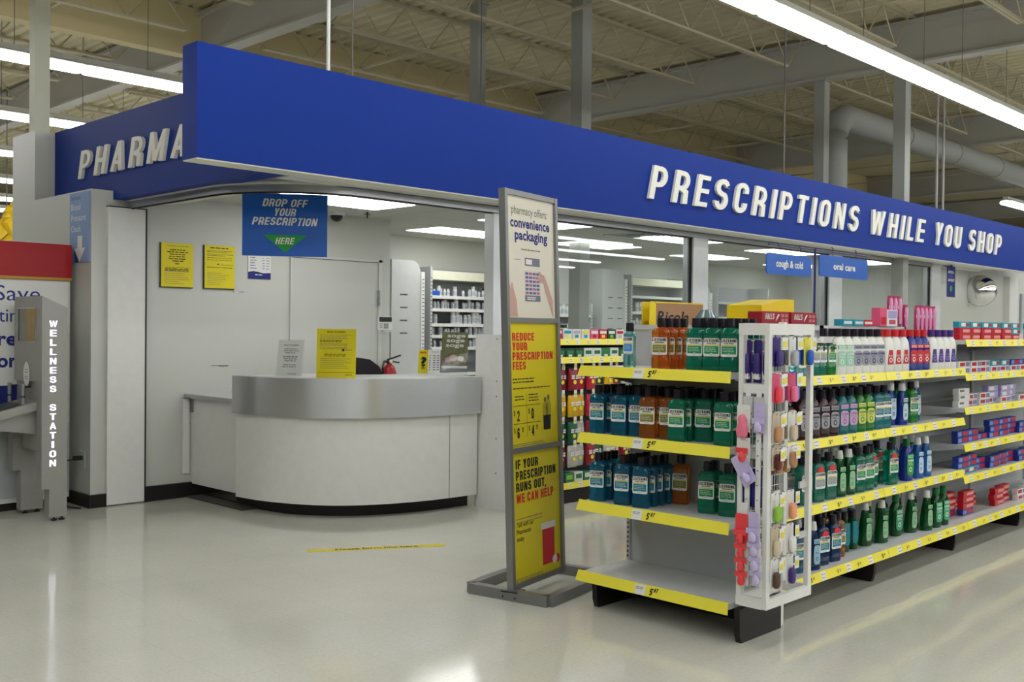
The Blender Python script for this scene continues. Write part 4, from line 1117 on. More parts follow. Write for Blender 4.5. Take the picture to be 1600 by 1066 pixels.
# banana banner far away
t = thing('banana_sign', 'hanging cut-out sign painted with yellow bananas at the far left', 'sign', (6.43, 18.5, 2.65))
bn = mat('banana_yellow', (226, 188, 20), .5, noise=.25, scale=3); bb = mat('banana_brown', (120, 80, 20), .6)
for k in range(5):
    a = .25 * (k - 2.4); pts = [(.15 + a * .9 * s - .12 * math.sin(s * PI) * (1 if a > 0 else -1), -.05 * k, .65 - s * .62 + .05 * k) for s in [i / 8 for i in range(9)]]
    b = MB(); b.tubep(pts, [.03, .08, .11, .125, .13, .125, .11, .07, .03], bn, 10); b.tubep([(x_ + .02, y_ - .11, z_) for x_, y_, z_ in pts[1:-1]], .012, bb, 6); b.build('banana', t)
b = MB(); b.tubep([(.12, 0, .6), (.18, -.05, .72), (.35, -.05, .72)], [.09, .06, .04], bb, 8); b.build('stem', t)
b = MB(); b.box(-.5, .6, .12, .16, -.1, .55, bn); b.build('board', t)
b = MB(); b.tubep([(-.45, .14, .5), (-.45, .14, 2.85)], .01, greyink, 6); b.tubep([(.15, .14, .5), (.15, .14, 2.85)], .01, greyink, 6); b.build('hanger_wire', t)
# floor tape
t = thing('floor_tape', 'yellow strip on the floor printed Please form line here', 'floor marking')
A, B_ = Vector((3.70, 5.38, .0)), Vector((4.455, 4.925, .0)); du = (B_ - A); Ln = du.length; du.normalize(); dv = Vector((-du.y, du.x, 0))
b = MB(); b.obox(A, du, dv, EZ, Ln, .075, .0015, mat('tape_yellow', (214, 196, 40), .45)); b.build('strip', t)
b = MB(); b.text('Please form line here', A + EZ * .0022 + du * (Ln * .2) + dv * .02, du, dv, .042, ink, w=Ln * .6, bold=.02); b.build('lettering', t)
# ================================================================= shelving: end display and gondola run
def price_number(b, o, u, s, sup, h):
    b.text(s, o, u, EZ, h, ink, bold=.03, shear=.15); b.text(sup, Vector(o) + Vector(u) * h * .78 + EZ * h * .42, u, EZ, h * .55, ink, bold=.03, shear=.15)
t = thing('end_display_shelving', 'white end display shelving with four yellow edged shelves of mouthwash, nearest the camera', 'shelving')
b = MB(); b.box(4.385, 4.405, 2.52, 3.385, .10, 1.44, greyp); b.box(4.38, 4.41, 2.52, 3.385, 1.42, 1.445, shelfw); b.build('back_panel', t)
for y in (2.52, 3.365):
    b = MB(); b.box(4.37, 4.40, y, y + .02, .0, 1.44, shelfw)
    z = .2
    while z < 1.4: b.box(4.367, 4.371, y + .006, y + .014, z, z + .012, dark); z += .0254
    b.build('upright', t)
b = MB(); b.box(4.415, 4.447, 2.487, 2.52, .0, 1.462, enamel, .003); b.build('corner_post', t)
for y in (2.505, 3.34):
    b = MB(); b.prism([(4.40, 0), (4.40, .155), (4.03, .155), (4.035, .04), (4.05, .0)], (0, y, 0), EX, EZ, -.03, black)
    b.build('base_foot', t)
b = MB(); b.box(4.30, 4.38, 2.54, 3.34, 0.02, .15, black); b.build('base_rail', t)
EZS = (1.228, .888, .543, .182)
tagm = MB(); uY = Vector((0, -1, 0))
for k, z in enumerate(EZS):
    s = MB(); s.box(3.992, 4.385, 2.515, 3.388, z - .03, z, shelfw, .003)
    if k < 3:
        for y in (2.53, 3.36): s.prism([(4.38, z - .03), (4.38, z - .10), (4.05, z - .035), (4.05, z - .03)], (0, y, 0), EX, EZ, -.004, shelfw)
    sh = s.build('shelf', t)
    p = MB(); x1, x0 = 3.992, 3.976
    p.add([(x1, 3.40, z + .006), (x1, 2.512, z + .006), (x0, 2.505, z - .046), (x0, 3.408, z - .046), (x1 + .003, 3.40, z + .006), (x1 + .003, 2.512, z + .006), (x0 + .003, 2.505, z - .046), (x0 + .003, 3.408, z - .046)],
          [(0, 1, 2, 3)[::-1], (4, 5, 6, 7), (0, 4, 5, 1), (3, 2, 6, 7), (0, 3, 7, 4), (1, 5, 6, 2)], stripy); p.build('price_strip', sh)
    q = MB(); vv = Vector((x1 - x0, 0, .052)).normalized(); o = Vector((x0 - .001, 3.06, z - .046))
    yy = 3.055 if k < 3 else 3.03
    o.y = yy
    q.rect(o, uY, vv, 0, .062, .0015, .050, paper); q.lines(o + Vector((-.0006, 0, 0)), uY, vv, .006, .05, [.035, .028], .005, greyink, 5, .1)
    q.text('5', o + uY * .085 + vv * .008 + Vector((-.0006, 0, 0)), uY, vv, .034, ink, bold=.03, shear=.2); q.text('87', o + uY * .111 + vv * .026 + Vector((-.0006, 0, 0)), uY, vv, .02, ink, bold=.03, shear=.2)
    q.build('price_tag', sh)

# gondola sections facing the right hand aisle
tagproto = {}
def price_tag(parent, x, y0, z, kind, tilt):
    key = kind
    if key not in tagproto:
        q = MB(); vv = Vector((0, tilt, .045)).normalized()
        if kind == 0: q.rect((0, -.0008, 0), EX, vv, 0, .05, .002, .043, paper); q.lines((0, -.0014, 0), EX, vv, .006, .045, [.03, .012], .006, greyink, 3, .1)
        else: q.text('3' if kind == 1 else '5', (0, -.0012, .012), EX, vv, .02, ink, bold=.03) ; q.text('97' if kind == 1 else '27', (.018, -.0012, .02), EX, vv, .012, ink, bold=.03)
        o = q.build('price_tag', parent); tagproto[key] = o
    else:
        o = tagproto[key].copy(); COL.objects.link(o); o.parent = parent
    o.location = (x, y0, z)
def gondola(x0, x1, zs, ztop, yf, label, seed):
    t = thing('gondola_shelving', label, 'shelving')
    b = MB(); b.box(x0, x1, 2.935, 2.965, .10, ztop, greyp); b.box(x0, x1, 2.92, 2.98, ztop - .03, ztop, shelfw); b.build('back_panel', t)
    for xx in (x0, x1 - .025):
        b = MB(); b.box(xx, xx + .025, 2.92, 2.935, .1, ztop, shelfw); b.build('upright', t)
    b = MB(); b.prism([(2.94, 0), (2.94, .16), (2.56, .16), (2.565, .05), (2.58, .0)], (x1 - .03, 0, 0), EY, EZ, -.03, black); b.build('base_foot', t)
    b = MB(); b.box(x0, x1, 2.84, 2.93, 0, .16, black); b.build('base_kick', t)
    b = MB(); b.box(x0, x1, 2.97, 3.37, 0, .18, shelfw); b.build('rear_base_deck', t)
    b = MB(); b.box(x0 + .002, x1 - .002, 2.98, 3.38, 1.41, 1.435, shelfw); b.build('rear_top_shelf', t)
    rnd = random.Random(seed)
    for k, z in enumerate(zs):
        yy = yf if z > .25 else yf - .03
        s = MB(); s.box(x0 + .004, x1 - .004, yy, 2.935, z - .028, z, shelfw, .002)
        if z > .25:
            for xx in (x0 + .006, x1 - .012):
                s.prism([(2.93, z - .028), (2.93, z - .085), (yy + .05, z - .035), (yy + .05, z - .028)], (xx, 0, 0), EY, EZ, -.005, shelfw)
        sh = s.build('shelf', t)
        p = MB(); ya, yb = yy - .001, yy - .014
        p.add([(x0 + .002, ya, z + .005), (x1 - .002, ya, z + .005), (x1 - .002, yb, z - .042), (x0 + .002, yb, z - .042)] + [(x0 + .002, ya + .003, z + .005), (x1 - .002, ya + .003, z + .005), (x1 - .002, yb + .003, z - .042), (x0 + .002, yb + .003, z - .042)],
              [(3, 2, 1, 0), (4, 5, 6, 7), (0, 1, 5, 4), (3, 7, 6, 2), (0, 4, 7, 3), (1, 2, 6, 5)], stripy); p.build('price_strip', sh)
        x = x0 + .08 + rnd.random() * .06; kd = 0
        while x < x1 - .08:
            price_tag(sh, x, yb, z - .041, kd if kd == 0 else rnd.choice((1, 2)), .013); kd = 1 - kd
            x += rnd.uniform(.10, .17)
    return t
AZ = (1.188, .866, .53, .19)
CZ = (1.372, 1.15, .93, .69, .482, .19)
gondola(4.447, 5.62, AZ, 1.455, 2.53, 'near section of the long shelving, with dark and white mouthwash bottles', 1)
gondola(5.62, 6.80, AZ, 1.455, 2.53, 'middle section of the long shelving, white capped flasks and green bottles', 2)
gondola(6.80, 8.02, CZ, 1.40, 2.53, 'far section of the long shelving stacked with toothpaste boxes', 3)
gondola(8.02, 9.24, CZ, 1.40, 2.53, 'last shelving section, cut off by the right edge of the photo', 4)

# ================================================================= bottles
def liquid(name, rgb, trans=.45):
    return mat(name, rgb, .10, trans=trans, coat=.25, noise=.05, ior=1.34)
LQ = dict(blue=liquid('mouthwash_blue', (8, 114, 150), .65), amber=liquid('mouthwash_amber', (235, 140, 45), .85), green=liquid('mouthwash_green', (8, 142, 110), .6),
          aqua=liquid('mouthwash_aqua', (150, 222, 230), .9), plum=liquid('mouthwash_plum', (58, 20, 30), .3), teal=liquid('mouthwash_teal', (24, 130, 140)),
          lime=liquid('mouthwash_lime', (22, 138, 50)), navy=liquid('mouthwash_navy', (10, 52, 100)), royal=liquid('mouthwash_royal', (24, 60, 170)),
          sky=liquid('mouthwash_sky', (30, 110, 190)), forest=liquid('mouthwash_forest', (10, 92, 42)), sea=liquid('mouthwash_sea', (40, 130, 110)),
          white=mat('white_bottle', (224, 224, 218), .3, noise=.02))
capk = mat('cap_black', (34, 30, 38), .2); capw = mat('cap_white', (226, 226, 222), .4); capr = mat('cap_red', (196, 32, 38), .35)
capp = mat('cap_purple', (64, 30, 110), .4); capg = mat('cap_green', (20, 110, 50), .4); clear = mat('clear_neck', (120, 120, 130), .15, trans=.3)
NM = dict(blue='deep blue', amber='amber', green='green', aqua='pale aqua', plum='dark plum', teal='teal', lime='bright green', navy='navy blue', royal='royal blue', sky='light blue', forest='dark green', sea='sea green', white='white')
def label_mesh(w, z0, z1, y, kind):
    b = MB(); h = z1 - z0; o = Vector((-w / 2, y, z0)); r = min(.008, w * .12)
    corners = []
    for cx, cz, a0 in ((w - r, r, -PI / 2), (w - r, h - r, 0), (r, h - r, PI / 2), (r, r, PI)):
        corners += [(cx + r * math.cos(a0 + k * PI / 6), cz + r * math.sin(a0 + k * PI / 6)) for k in range(4)]
    b.prism(corners, o, EX, EZ, .002, paper)
    o2 = o + Vector((0, -.0006, 0)); o3 = o + Vector((0, -.0011, 0))
    word, sub, col = kind
    if word: b.text(word, o2 + Vector((w / 2, 0, h * .79)), EX, EZ, h * .17, ink, w=w * .95, align='c', bold=.035)
    if sub: b.text(sub, o2 + Vector((w / 2, 0, h * .69)), EX, EZ, h * .07, ink, w=w * .6, align='c', bold=.03)
    b.rect(o2, EX, EZ, w * .06, w * .94, h * .58, h * .645, mat('label_gold', (205, 200, 70), .5))
    b.rect(o2, EX, EZ, w * .06, w * .94, h * .14, h * .565, col)
    b.lines(o3, EX, EZ, w * .14, w * .85, [h * .45, h * .36, h * .27], h * .05, mat('label_pale', (190, 205, 190), .5), 3, .2)
    b.poly([(w / 2 + w * .1 * math.cos(k * PI / 5), h * .12 + h * .07 * math.sin(k * PI / 5)) for k in range(10)], o3, EX, EZ, mat('seal_grey', (200, 204, 208), .4))
    return b
def plain_label(w, z0, z1, y, bg, fg, word=None, tri=False):
    b = MB(); h = z1 - z0; o = Vector((-w / 2, y, z0)); o2 = o + Vector((0, -.0006, 0)); o3 = o + Vector((0, -.001, 0))
    if tri: b.prism([(w * .1, 0), (w * .9, 0), (w * .75, h), (w * .28, h)], o, EX, EZ, .002, bg)
    else:
        pts = []
        for k in range(16):
            a = 2 * PI * k / 16; c, d = math.cos(a), math.sin(a)
            pts.append((w / 2 + w / 2 * math.copysign(abs(c) ** .5, c), h / 2 + h / 2 * math.copysign(abs(d) ** .5, d)))
        b.prism(pts, o, EX, EZ, .002, bg)
    if word: b.text(word, o2 + Vector((w / 2, 0, h * .72)), EX, EZ, h * .12, fg, w=w * .8, align='c', bold=.035)
    b.lines(o2, EX, EZ, w * .2, w * .8, [h * .62, h * .55], h * .04, fg, 2, .1)
    b.poly([(w / 2 + w * .22 * math.cos(k * PI / 8), h * .30 + w * .22 * math.sin(k * PI / 8)) for k in range(16)], o2, EX, EZ, fg)
    b.poly([(w / 2 + w * .13 * math.cos(k * PI / 8), h * .30 + w * .13 * math.sin(k * PI / 8)) for k in range(16)], o3, EX, EZ, bg)
    return b
def bottle(style, liq, capm, lab, sticker=False, a=.044, bb=.028, H=.248, scale=1):
    """front faces local -y, base at the origin"""
    t = thing('mouthwash_bottle', 'x', 'bottle')
    m = LQ[liq]; b = MB(); nz = H - .045
    if style == 'classic':
        b.loft([(0, a * .9, bb * .85, 5), (.004, a * .97, bb * .95, 5), (.012, a, bb, 5), (.058, a, bb, 5), (.064, a * .95, bb * .93, 5), (.158, a * .95, bb * .93, 5), (.164, a, bb, 5),
                (nz - .024, a, bb, 4.5), (nz - .012, a * .93, bb * .9, 4), (nz - .004, a * .72, bb * .78, 3), (nz, .018, .018, 2), (nz + .008, .016, .016, 2)], m, 24)
        lz0, lz1, lw, ly = .070, .154, a * 1.74, -bb * .93
    elif style == 'slim':
        b.loft([(0, a * .9, bb * .9, 4), (.008, a, bb, 4), (.13, a, bb, 4), (.15, a * .96, bb * .96, 3.5), (nz - .03, a * .92, bb * .92, 3), (nz - .012, a * .7, bb * .8, 2.5), (nz, .018, .018, 2), (nz + .008, .016, .016, 2)], m, 24)
        lz0, lz1, lw, ly = .045, .128, a * 1.5, -bb
    elif style == 'taper':
        b.loft([(0, a * .95, bb * .92, 3), (.008, a, bb, 3), (.06, a * 1.0, bb, 3), (.12, a * .82, bb * .9, 2.8), (nz - .02, a * .52, bb * .7, 2.4), (nz, .018, .018, 2), (nz + .006, .016, .016, 2)], m, 24)
        lz0, lz1, lw, ly = .03, .13, a * 1.05, -bb * 1.0
    elif style == 'wide':
        b.loft([(0, a * .8, bb * .9, 3), (.01, a * .88, bb, 3), (.09, a * 1.0, bb, 3), (.14, a * 1.02, bb, 3), (nz - .03, a * .9, bb * .95, 2.6), (nz - .01, a * .55, bb * .8, 2.2), (nz, .02, .02, 2), (nz + .006, .018, .018, 2)], m, 24)
        lz0, lz1, lw, ly = .035, .15, a * 1.45, -bb * 1.0
    b.build('body', t)
    c = MB()
    if style == 'taper': c.loft([(nz + .001, .021, .021, 2), (nz + .003, .022, .022, 2), (H - .002, .0175, .0175, 2), (H, .015, .015, 2)], capm, 16)
    else: c.loft([(nz + .002, .020, .020, 2), (nz + .004, .0215, .0215, 2), (H - .002, .0205, .0205, 2), (H, .018, .018, 2)], capm, 12, True, style == 'wide')
    c.build('cap', t)
    if lab:
        if lab[0] == 'std': q = label_mesh(lw, lz0, lz1, ly - .0015, lab[1:])
        else: q = plain_label(lw, lz0, lz1, ly - .0018, lab[1], lab[2], lab[3] if len(lab) > 3 else None, lab[0] == 'tri')
        o = q.build('label', t)
        if lab[0] == 'two':
            z = MB(); z.box(-lw * .45, lw * .45, -bb * .98 - .0022, -bb * .9, .137, .160, lab[1]); z.lines((-lw * .45, -bb * .98 - .0026, .137), EX, EZ, .006, lw * .85, [.012, .004], .006, lab[2], 4, .1); z.build('upper_label', t)
    if sticker:
        q = MB(); q.prism([(.024 * math.cos(k * PI / 10), .026 * math.sin(k * PI / 10)) for k in range(11)], (0, -bb - .002, lz1 + .004), EX, EZ, .004, mat('sticker_red', (226, 40, 50), .4)); q.build('sticker', t)
    return t
LC = dict(blue=mat('label_blue', (18, 124, 150), .5), amber=mat('label_olive', (128, 118, 30), .5), green=mat('label_green', (14, 140, 90), .5), navy=mat('label_teal', (10, 110, 140), .5),
          grey=mat('label_grey', (150, 150, 158), .5), lgreen=mat('label_mint', (150, 200, 175), .5), lil=mat('label_lilac', (150, 90, 160), .5), red=mat('label_red', (190, 30, 45), .5), pur=mat('label_purple', (70, 40, 130), .5))
SPEC = {
    'cool': ('classic', 'blue', capk, ('std', 'LISTERINE', 'COOL MINT', LC['blue'])),
    'orig': ('classic', 'amber', capk, ('std', 'LISTERINE', 'ORIGINAL', LC['amber'])),
    'fresh': ('classic', 'green', capk, ('std', 'LISTERINE', 'FRESH BURST', LC['green'])),
    'aqua': ('classic', 'aqua', capk, ('std', 'LISTERINE', None, mat('label_sky', (40, 140, 225), .5)), False, .030, .02, .225),
    'wgreen': ('slim', 'white', capk, ('two', LC['lgreen'], paper, 'LISTERINE')), 'wgrey': ('slim', 'white', capk, ('two', LC['grey'], navy, 'LISTERINE')),
    'plum': ('slim', 'plum', capk, ('two', LC['grey'], mat('label_wine', (110, 40, 60), .5), 'LISTERINE')), 'plumg': ('slim', 'plum', capk, ('two', LC['grey'], dark, 'LISTERINE')),
    'teal': ('slim', 'teal', capk, ('two', mat('label_rose', (190, 160, 190), .5), LC['lil'], 'LISTERINE')), 'lime': ('slim', 'lime', capk, ('two', mat('label_lemon', (200, 205, 90), .5), LC['green'], 'LISTERINE')),
    'zero': ('classic', 'teal', capk, ('std', 'LISTERINE', None, LC['navy'])), 'limebig': ('classic', 'lime', capk, ('std', 'LISTERINE', 'FRESH BURST', LC['green']), False, .046, .03, .25),
    'redcap': ('slim', 'white', capr, ('tri', LC['red'], paper)), 'bluered': ('slim', 'royal', capr, ('two', LC['red'], paper)), 'purple': ('slim', 'white', capp, ('tri', LC['pur'], mat('print_lilac', (150, 130, 200), .5))),
    'tiny': ('classic', 'sea', capk, ('std', 'LISTERINE', None, LC['grey']), False, .030, .02, .17), 'tinyg': ('classic', 'lime', capk, ('std', 'LISTERINE', None, LC['green']), False, .036, .024, .17),
    'clearw': ('slim', 'aqua', capw, ('two', paper, LC['blue'])),
    'sea': ('classic', 'sea', capk, ('std', 'LISTERINE', None, LC['grey'])), 'seared': ('classic', 'sea', capk, ('std', 'LISTERINE', None, LC['grey']), True),
    'freshred': ('classic', 'green', capk, ('std', 'LISTERINE', 'FRESH BURST', LC['green']), True), 'coolred': ('classic', 'navy', capk, ('std', 'LISTERINE', 'COOL MINT', LC['blue']), True),
    'gtaper': ('taper', 'forest', capw, ('two', mat('label_sage', (150, 190, 150), .5), LC['green'])), 'ntaper': ('taper', 'navy', capw, ('two', mat('label_ice', (150, 185, 200), .5), LC['navy']), False, .046, .03),
    'staper': ('taper', 'sky', capw, ('two', mat('label_frost', (190, 210, 225), .5), LC['blue'])), 'rtaper': ('taper', 'royal', capw, ('two', mat('label_frost', (190, 210, 225), .5), navy)),
    'scopeb': ('wide', 'royal', capg, ('two', mat('label_green_disc', (40, 150, 60), .5), paper, 'scope'), False, .046, .03, .25), 'scopeg': ('wide', 'forest', capg, ('two', mat('label_mintdisc', (60, 160, 110), .5), paper, 'scope')),
    'tubeb': ('wide', 'royal', capw, ('two', mat('label_frost', (190, 210, 225), .5), navy), False, .034, .024, .25), 'scopes': ('wide', 'forest', capk, ('two', LC['blue'], mat('label_green_disc', (40, 150, 60), .5)), False, .034, .024, .22),
}
PROTO = {}
def put(kind, x, y, z, face_deg, label, group, tilt=None):
    if kind not in PROTO:
        o = bottle(*SPEC[kind]); PROTO[kind] = o
        o.location = (x, y, z); o['label'] = label; o['group'] = group; o.rotation_euler = (0, 0, math.radians(face_deg))
    else: o = dup(PROTO[kind], (x, y, z), math.radians(face_deg), label, group)
    if tilt: o.rotation_euler = (0, math.radians(tilt), math.radians(face_deg))
    return o
# end display, bottles face the camera side of the shelf
SN = ['top', 'second', 'third']
def col(kind, shelf, y, x, n, what, turn=-72):
    for k in range(n):
        pos = 'front of' if k == 0 else ORD[k] + ' back in'
        put(kind, x + .063 * k, y, EZS[shelf] + .0005, turn, '%s mouthwash, %s the %s, %s end display shelf' % (NM[SPEC[kind][1]], pos, what, SN[shelf]), 'mouthwash on the %s end display shelf' % SN[shelf])
col('aqua', 0, 3.17, 4.10, 1, 'left end, alone', -80)
col('orig', 0, 2.955, 4.07, 4, 'amber line')
col('fresh', 0, 2.757, 4.075, 4, 'left green line'); col('fresh', 0, 2.663, 4.075, 4, 'middle green line'); col('fresh', 0, 2.569, 4.075, 4, 'right green line')
col('cool', 1, 3.335, 4.06, 4, 'leftmost blue line'); col('cool', 1, 3.195, 4.06, 4, 'middle blue line'); col('cool', 1, 3.105, 4.09, 3, 'right blue line')
col('orig', 1, 3.018, 4.06, 4, 'left amber line'); col('orig', 1, 2.928, 4.10, 4, 'right amber line')
col('fresh', 1, 2.84, 4.05, 4, 'left green line'); col('fresh', 1, 2.748, 4.14, 3, 'middle green line'); col('fresh', 1, 2.583, 4.05, 4, 'right green line')
col('cool', 2, 3.33, 4.06, 3, 'leftmost blue line'); col('cool', 2, 3.17, 4.06, 4, 'middle blue line'); col('cool', 2, 3.055, 4.06, 4, 'right blue line')
col('orig', 2, 2.985, 4.295, 1, 'lone amber place'); col('fresh', 2, 2.745, 4.17, 2, 'left green line'); col('fresh', 2, 2.63, 4.17, 2, 'right green line')
# gondola run: (kind, x) along each shelf, second rows behind
GROUPN = ['top', 'second', 'third', 'bottom']
cnt = {}
def shelf_row(shelf, items, y=2.585, back=True, fmt='%s mouthwash bottle, %s along the %s long shelf from the white rack'):
    for j, it in enumerate(items):
        kind, x = it[0], it[1]; dy = it[2] if len(it) > 2 else 0
        lbl = fmt % (NM[SPEC[kind][1]], ORD[j], GROUPN[shelf])
        put(kind, x, y + dy, AZ[shelf] + .0005, it[3] if len(it) > 3 else -12, lbl, 'bottles along the %s long shelf' % GROUPN[shelf], it[4] if len(it) > 4 else None)
        if back and kind not in ('tiny', 'tinyg', 'tubeb') and x < 6.4:
            put(kind, x + .01, y + dy + .09, AZ[shelf] + .0005, -12, '%s mouthwash right behind the %s bottle on the %s long shelf' % (NM[SPEC[kind][1]], ORD[j], GROUPN[shelf]), 'back row on the %s long shelf' % GROUPN[shelf])
shelf_row(0, [('clearw', 4.73), ('tiny', 4.82), ('tiny', 4.895), ('tiny', 4.97), ('tinyg', 5.06), ('wgreen', 5.16), ('wgreen', 5.255), ('wgrey', 5.35), ('wgrey', 5.445), ('wgrey', 5.54), ('wgrey', 5.635),
              ('redcap', 5.76), ('redcap', 5.865), ('redcap', 5.97), ('bluered', 6.08), ('bluered', 6.175), ('bluered', 6.27), ('purple', 6.39), ('purple', 6.49), ('purple', 6.59), ('purple', 6.69)])
shelf_row(0, [('wgrey', 4.72), ('wgrey', 4.81), ('wgrey', 4.90), ('wgreen', 4.99), ('wgreen', 5.08)], y=2.775, back=False, fmt='%s mouthwash, %s of those behind the small green bottles, %s long shelf')
shelf_row(1, [('plum', 4.77), ('plumg', 4.88), ('plumg', 4.985), ('plumg', 5.09), ('teal', 5.20), ('teal', 5.305), ('lime', 5.41), ('lime', 5.515), ('zero', 5.63), ('zero', 5.73), ('tubeb', 5.93, .05), ('rtaper', 6.02, .02), ('limebig', 6.22, .05), ('tubeb', 6.38, .09)])
shelf_row(2, [('sea', 4.80), ('seared', 4.94), ('seared', 5.07), ('gtaper', 5.19), ('gtaper', 5.30), ('fresh', 5.41), ('fresh', 5.52), ('freshred', 5.63, .03), ('freshred', 5.83), ('scopeb', 6.05), ('staper', 6.21), ('staper', 6.33)])
shelf_row(3, [('cool', 4.60, -.025, -40), ('cool', 4.73), ('ntaper', 4.87, -.02), ('coolred', 5.0), ('coolred', 5.13), ('orig', 5.24, .03), ('scopes', 5.40, .07), ('scopes', 5.50, .07), ('gtaper', 5.64, .06), ('gtaper', 5.79, .03), ('scopeg', 6.05, .06), ('gtaper', 6.22, .04), ('gtaper', 6.36), ('scopeg', 6.50), ('scopeg', 6.62)])

# ================================================================= toothpaste boxes on the far sections
def carton(name, cat, w, d, h, base, panels, label, loc, group, rz=0.0):
    """panels: (a0, a1, c0, c1, material) fractions of the front"""
    b = MB(); b.box(0, w, 0, d, 0, h, base, .0015); o = Vector((0, -.0008, 0))
    for i, (a0, a1, c0, c1, m_) in enumerate(panels): b.rect(o + Vector((0, -.0003 * i, 0)), EX, EZ, a0 * w, a1 * w, c0 * h, c1 * h, m_)
    return solo(b, name, label, cat, loc, rz, group)
cred = mat('carton_red', (190, 22, 40), .35); cteal = mat('carton_teal', (30, 150, 170), .35); cblue = mat('carton_blue', (40, 62, 150), .35); cwht = mat('carton_white', (222, 222, 222), .4); clil = mat('carton_lilac', (170, 160, 205), .4); cpink = mat('carton_pink', (226, 90, 130), .4); cgreen = mat('carton_green', (20, 110, 60), .4)
TB = {}
def tpaste(kind, x, y, z, label, group):
    if kind not in TB:
        pal = {'red': (cred, [(.3, .95, .25, .75, mat('carton_pale_red', (225, 150, 150), .5))]), 'teal': (cteal, [(.2, .6, .2, .8, paper), (.65, .95, .3, .7, cred)]),
               'white': (cwht, [(.08, .52, .2, .8, cred), (.6, .95, .15, .85, mat('carton_grey_blue', (120, 130, 170), .5))]), 'blue': (cblue, [(.45, .95, .2, .85, cred), (.05, .35, .2, .8, mat('carton_pale_blue', (120, 150, 215), .5))]),
               'plain': (cwht, [(.1, .5, .45, .8, greyink)]), 'lilac': (clil, [(.1, .6, .2, .8, cwht)])}[kind]
        TB[kind] = carton('toothpaste_box', 'box', .185, .04, .040, pal[0], pal[1], label, (x, y, z), group)
    else:
        o = TB[kind].copy(); COL.objects.link(o); o.location = (x, y, z); o['label'] = label; o['group'] = group
KN = dict(red='red', teal='teal', white='white and red', blue='blue and red', plain='plain white', lilac='lilac')
def stack(shelf, x, kinds, where, dy=0.0, dz=0.0):
    for k, kd in enumerate(kinds):
        tpaste(kd, x, 2.57 + dy + rnd2.uniform(0, .012), CZ[shelf] + .001 + dz + k * .0405, '%s toothpaste box, %s up in the %s of the %s shelf' % (KN[kd], ORD[k], where, ('top', 'second', 'third', 'fourth', 'fifth', 'bottom')[shelf]), 'toothpaste on the %s far shelf' % ('top', 'second', 'third', 'fourth', 'fifth', 'bottom')[shelf])
rnd2 = random.Random(11)
for j in range(10):
    w_ = ORD[j] + ' stack'
    x = 6.83 + j * .192
    if j != 6:
        stack(0, x, ['red', 'red', 'teal'] if j < 5 else ['red', 'teal', 'teal'], w_)
    stack(1, x, (['white', 'white'] if j < 3 else ['white', 'teal'] if j < 5 else ['white', 'blue'])[:2], w_)
    stack(2, x, (['plain', 'plain', 'plain'] if j < 1 else ['white', 'white'] if j < 3 else ['white', 'lilac', 'lilac'] if j < 6 else ['white']), w_, .02 * (j % 2))
    stack(3, x, (['blue', 'blue'] if j in (0, 1, 6) else ['blue', 'blue', 'blue'] if j in (3, 4, 5) else ['blue']), w_, .01 * (j % 3))
    stack(4, x, (['teal', 'blue', 'blue'] if j < 2 else ['blue', 'blue'] if j < 7 else ['white', 'blue']), w_, .015 * (j % 3))
    stack(5, x, (['blue', 'red', 'red', 'red'] if j < 2 else ['red'] if j in (2,) else ['red', 'red', 'red'] if j in (4, 5) else ['white', 'white'] if j > 5 else ['red', 'red']), w_, .08 if j < 1 else .03 * (j % 3) + (.15 if j in (2, 3) else 0))
# plain cartons at the left end of the second shelf, first stack
# toothbrush packs and pouches standing on top of the middle/far boundary
for i, (x, c, h) in enumerate(((6.42, cpink, .12), (6.52, clil, .11))):
    carton('gift_box', 'box', .10 if i == 0 else .16, .06, h, cpink if i == 0 else cwht, [(.1, .9, .5, .95, clil), (.2, .8, .15, .4, mat('carton_rose', (190, 70, 90), .5))] if i else [(.1, .9, .1, .5, cred)], ('pink box' if i == 0 else 'white box with lilac lid') + ' on top of the long shelving before the toothbrush packs', (x - .06, 2.90, 1.456), 'boxes on top of the long shelving')
def brush_pack():
    t = thing('toothbrush_pack', 'x', 'pack')
    b = MB(); b.prism([(-.03, 0), (.03, 0), (.03, .17), (.02, .205), (-.02, .205), (-.03, .17)], (0, 0, 0), EX, EZ, -.012, mat('pack_pink', (176, 44, 92), .3)); b.build('card', t)
    b = MB(); b.loft([(.02, .012, .012, 2), (.10, .016, .014, 2), (.16, .02, .016, 2), (.19, .012, .01, 2)], mat('pack_rose', (222, 150, 190), .25), 12); o = b.build('brush_blister', t); o.location = (0, -.012, 0)
    b = MB(); b.rect((-.028, -.0135, .02), EX, EZ, 0, .056, 0, .045, mat('pack_berry', (150, 20, 60), .4)); b.rect((-.028, -.0135, .12), EX, EZ, .0, .056, 0, .02, paper); b.build('printing', t)
    return t
bp_ = brush_pack()
for i, (x, y, z) in enumerate(((6.62, 2.96, 1.456), (6.69, 2.96, 1.456), (6.76, 2.96, 1.456), (6.84, 2.95, 1.401), (7.03, 2.95, 1.401), (7.10, 2.95, 1.401), (7.17, 2.95, 1.401), (7.24, 2.95, 1.401), (7.31, 2.95, 1.401))):
    lab = 'pink toothbrush pack, %s from the left of those standing on the long shelving' % ORD[i]
    if i == 0: bp_.location = (x, y, z); bp_['label'] = lab; bp_['group'] = 'pink toothbrush packs'
    else: dup(bp_, (x, y, z), 0, lab, 'pink toothbrush packs')

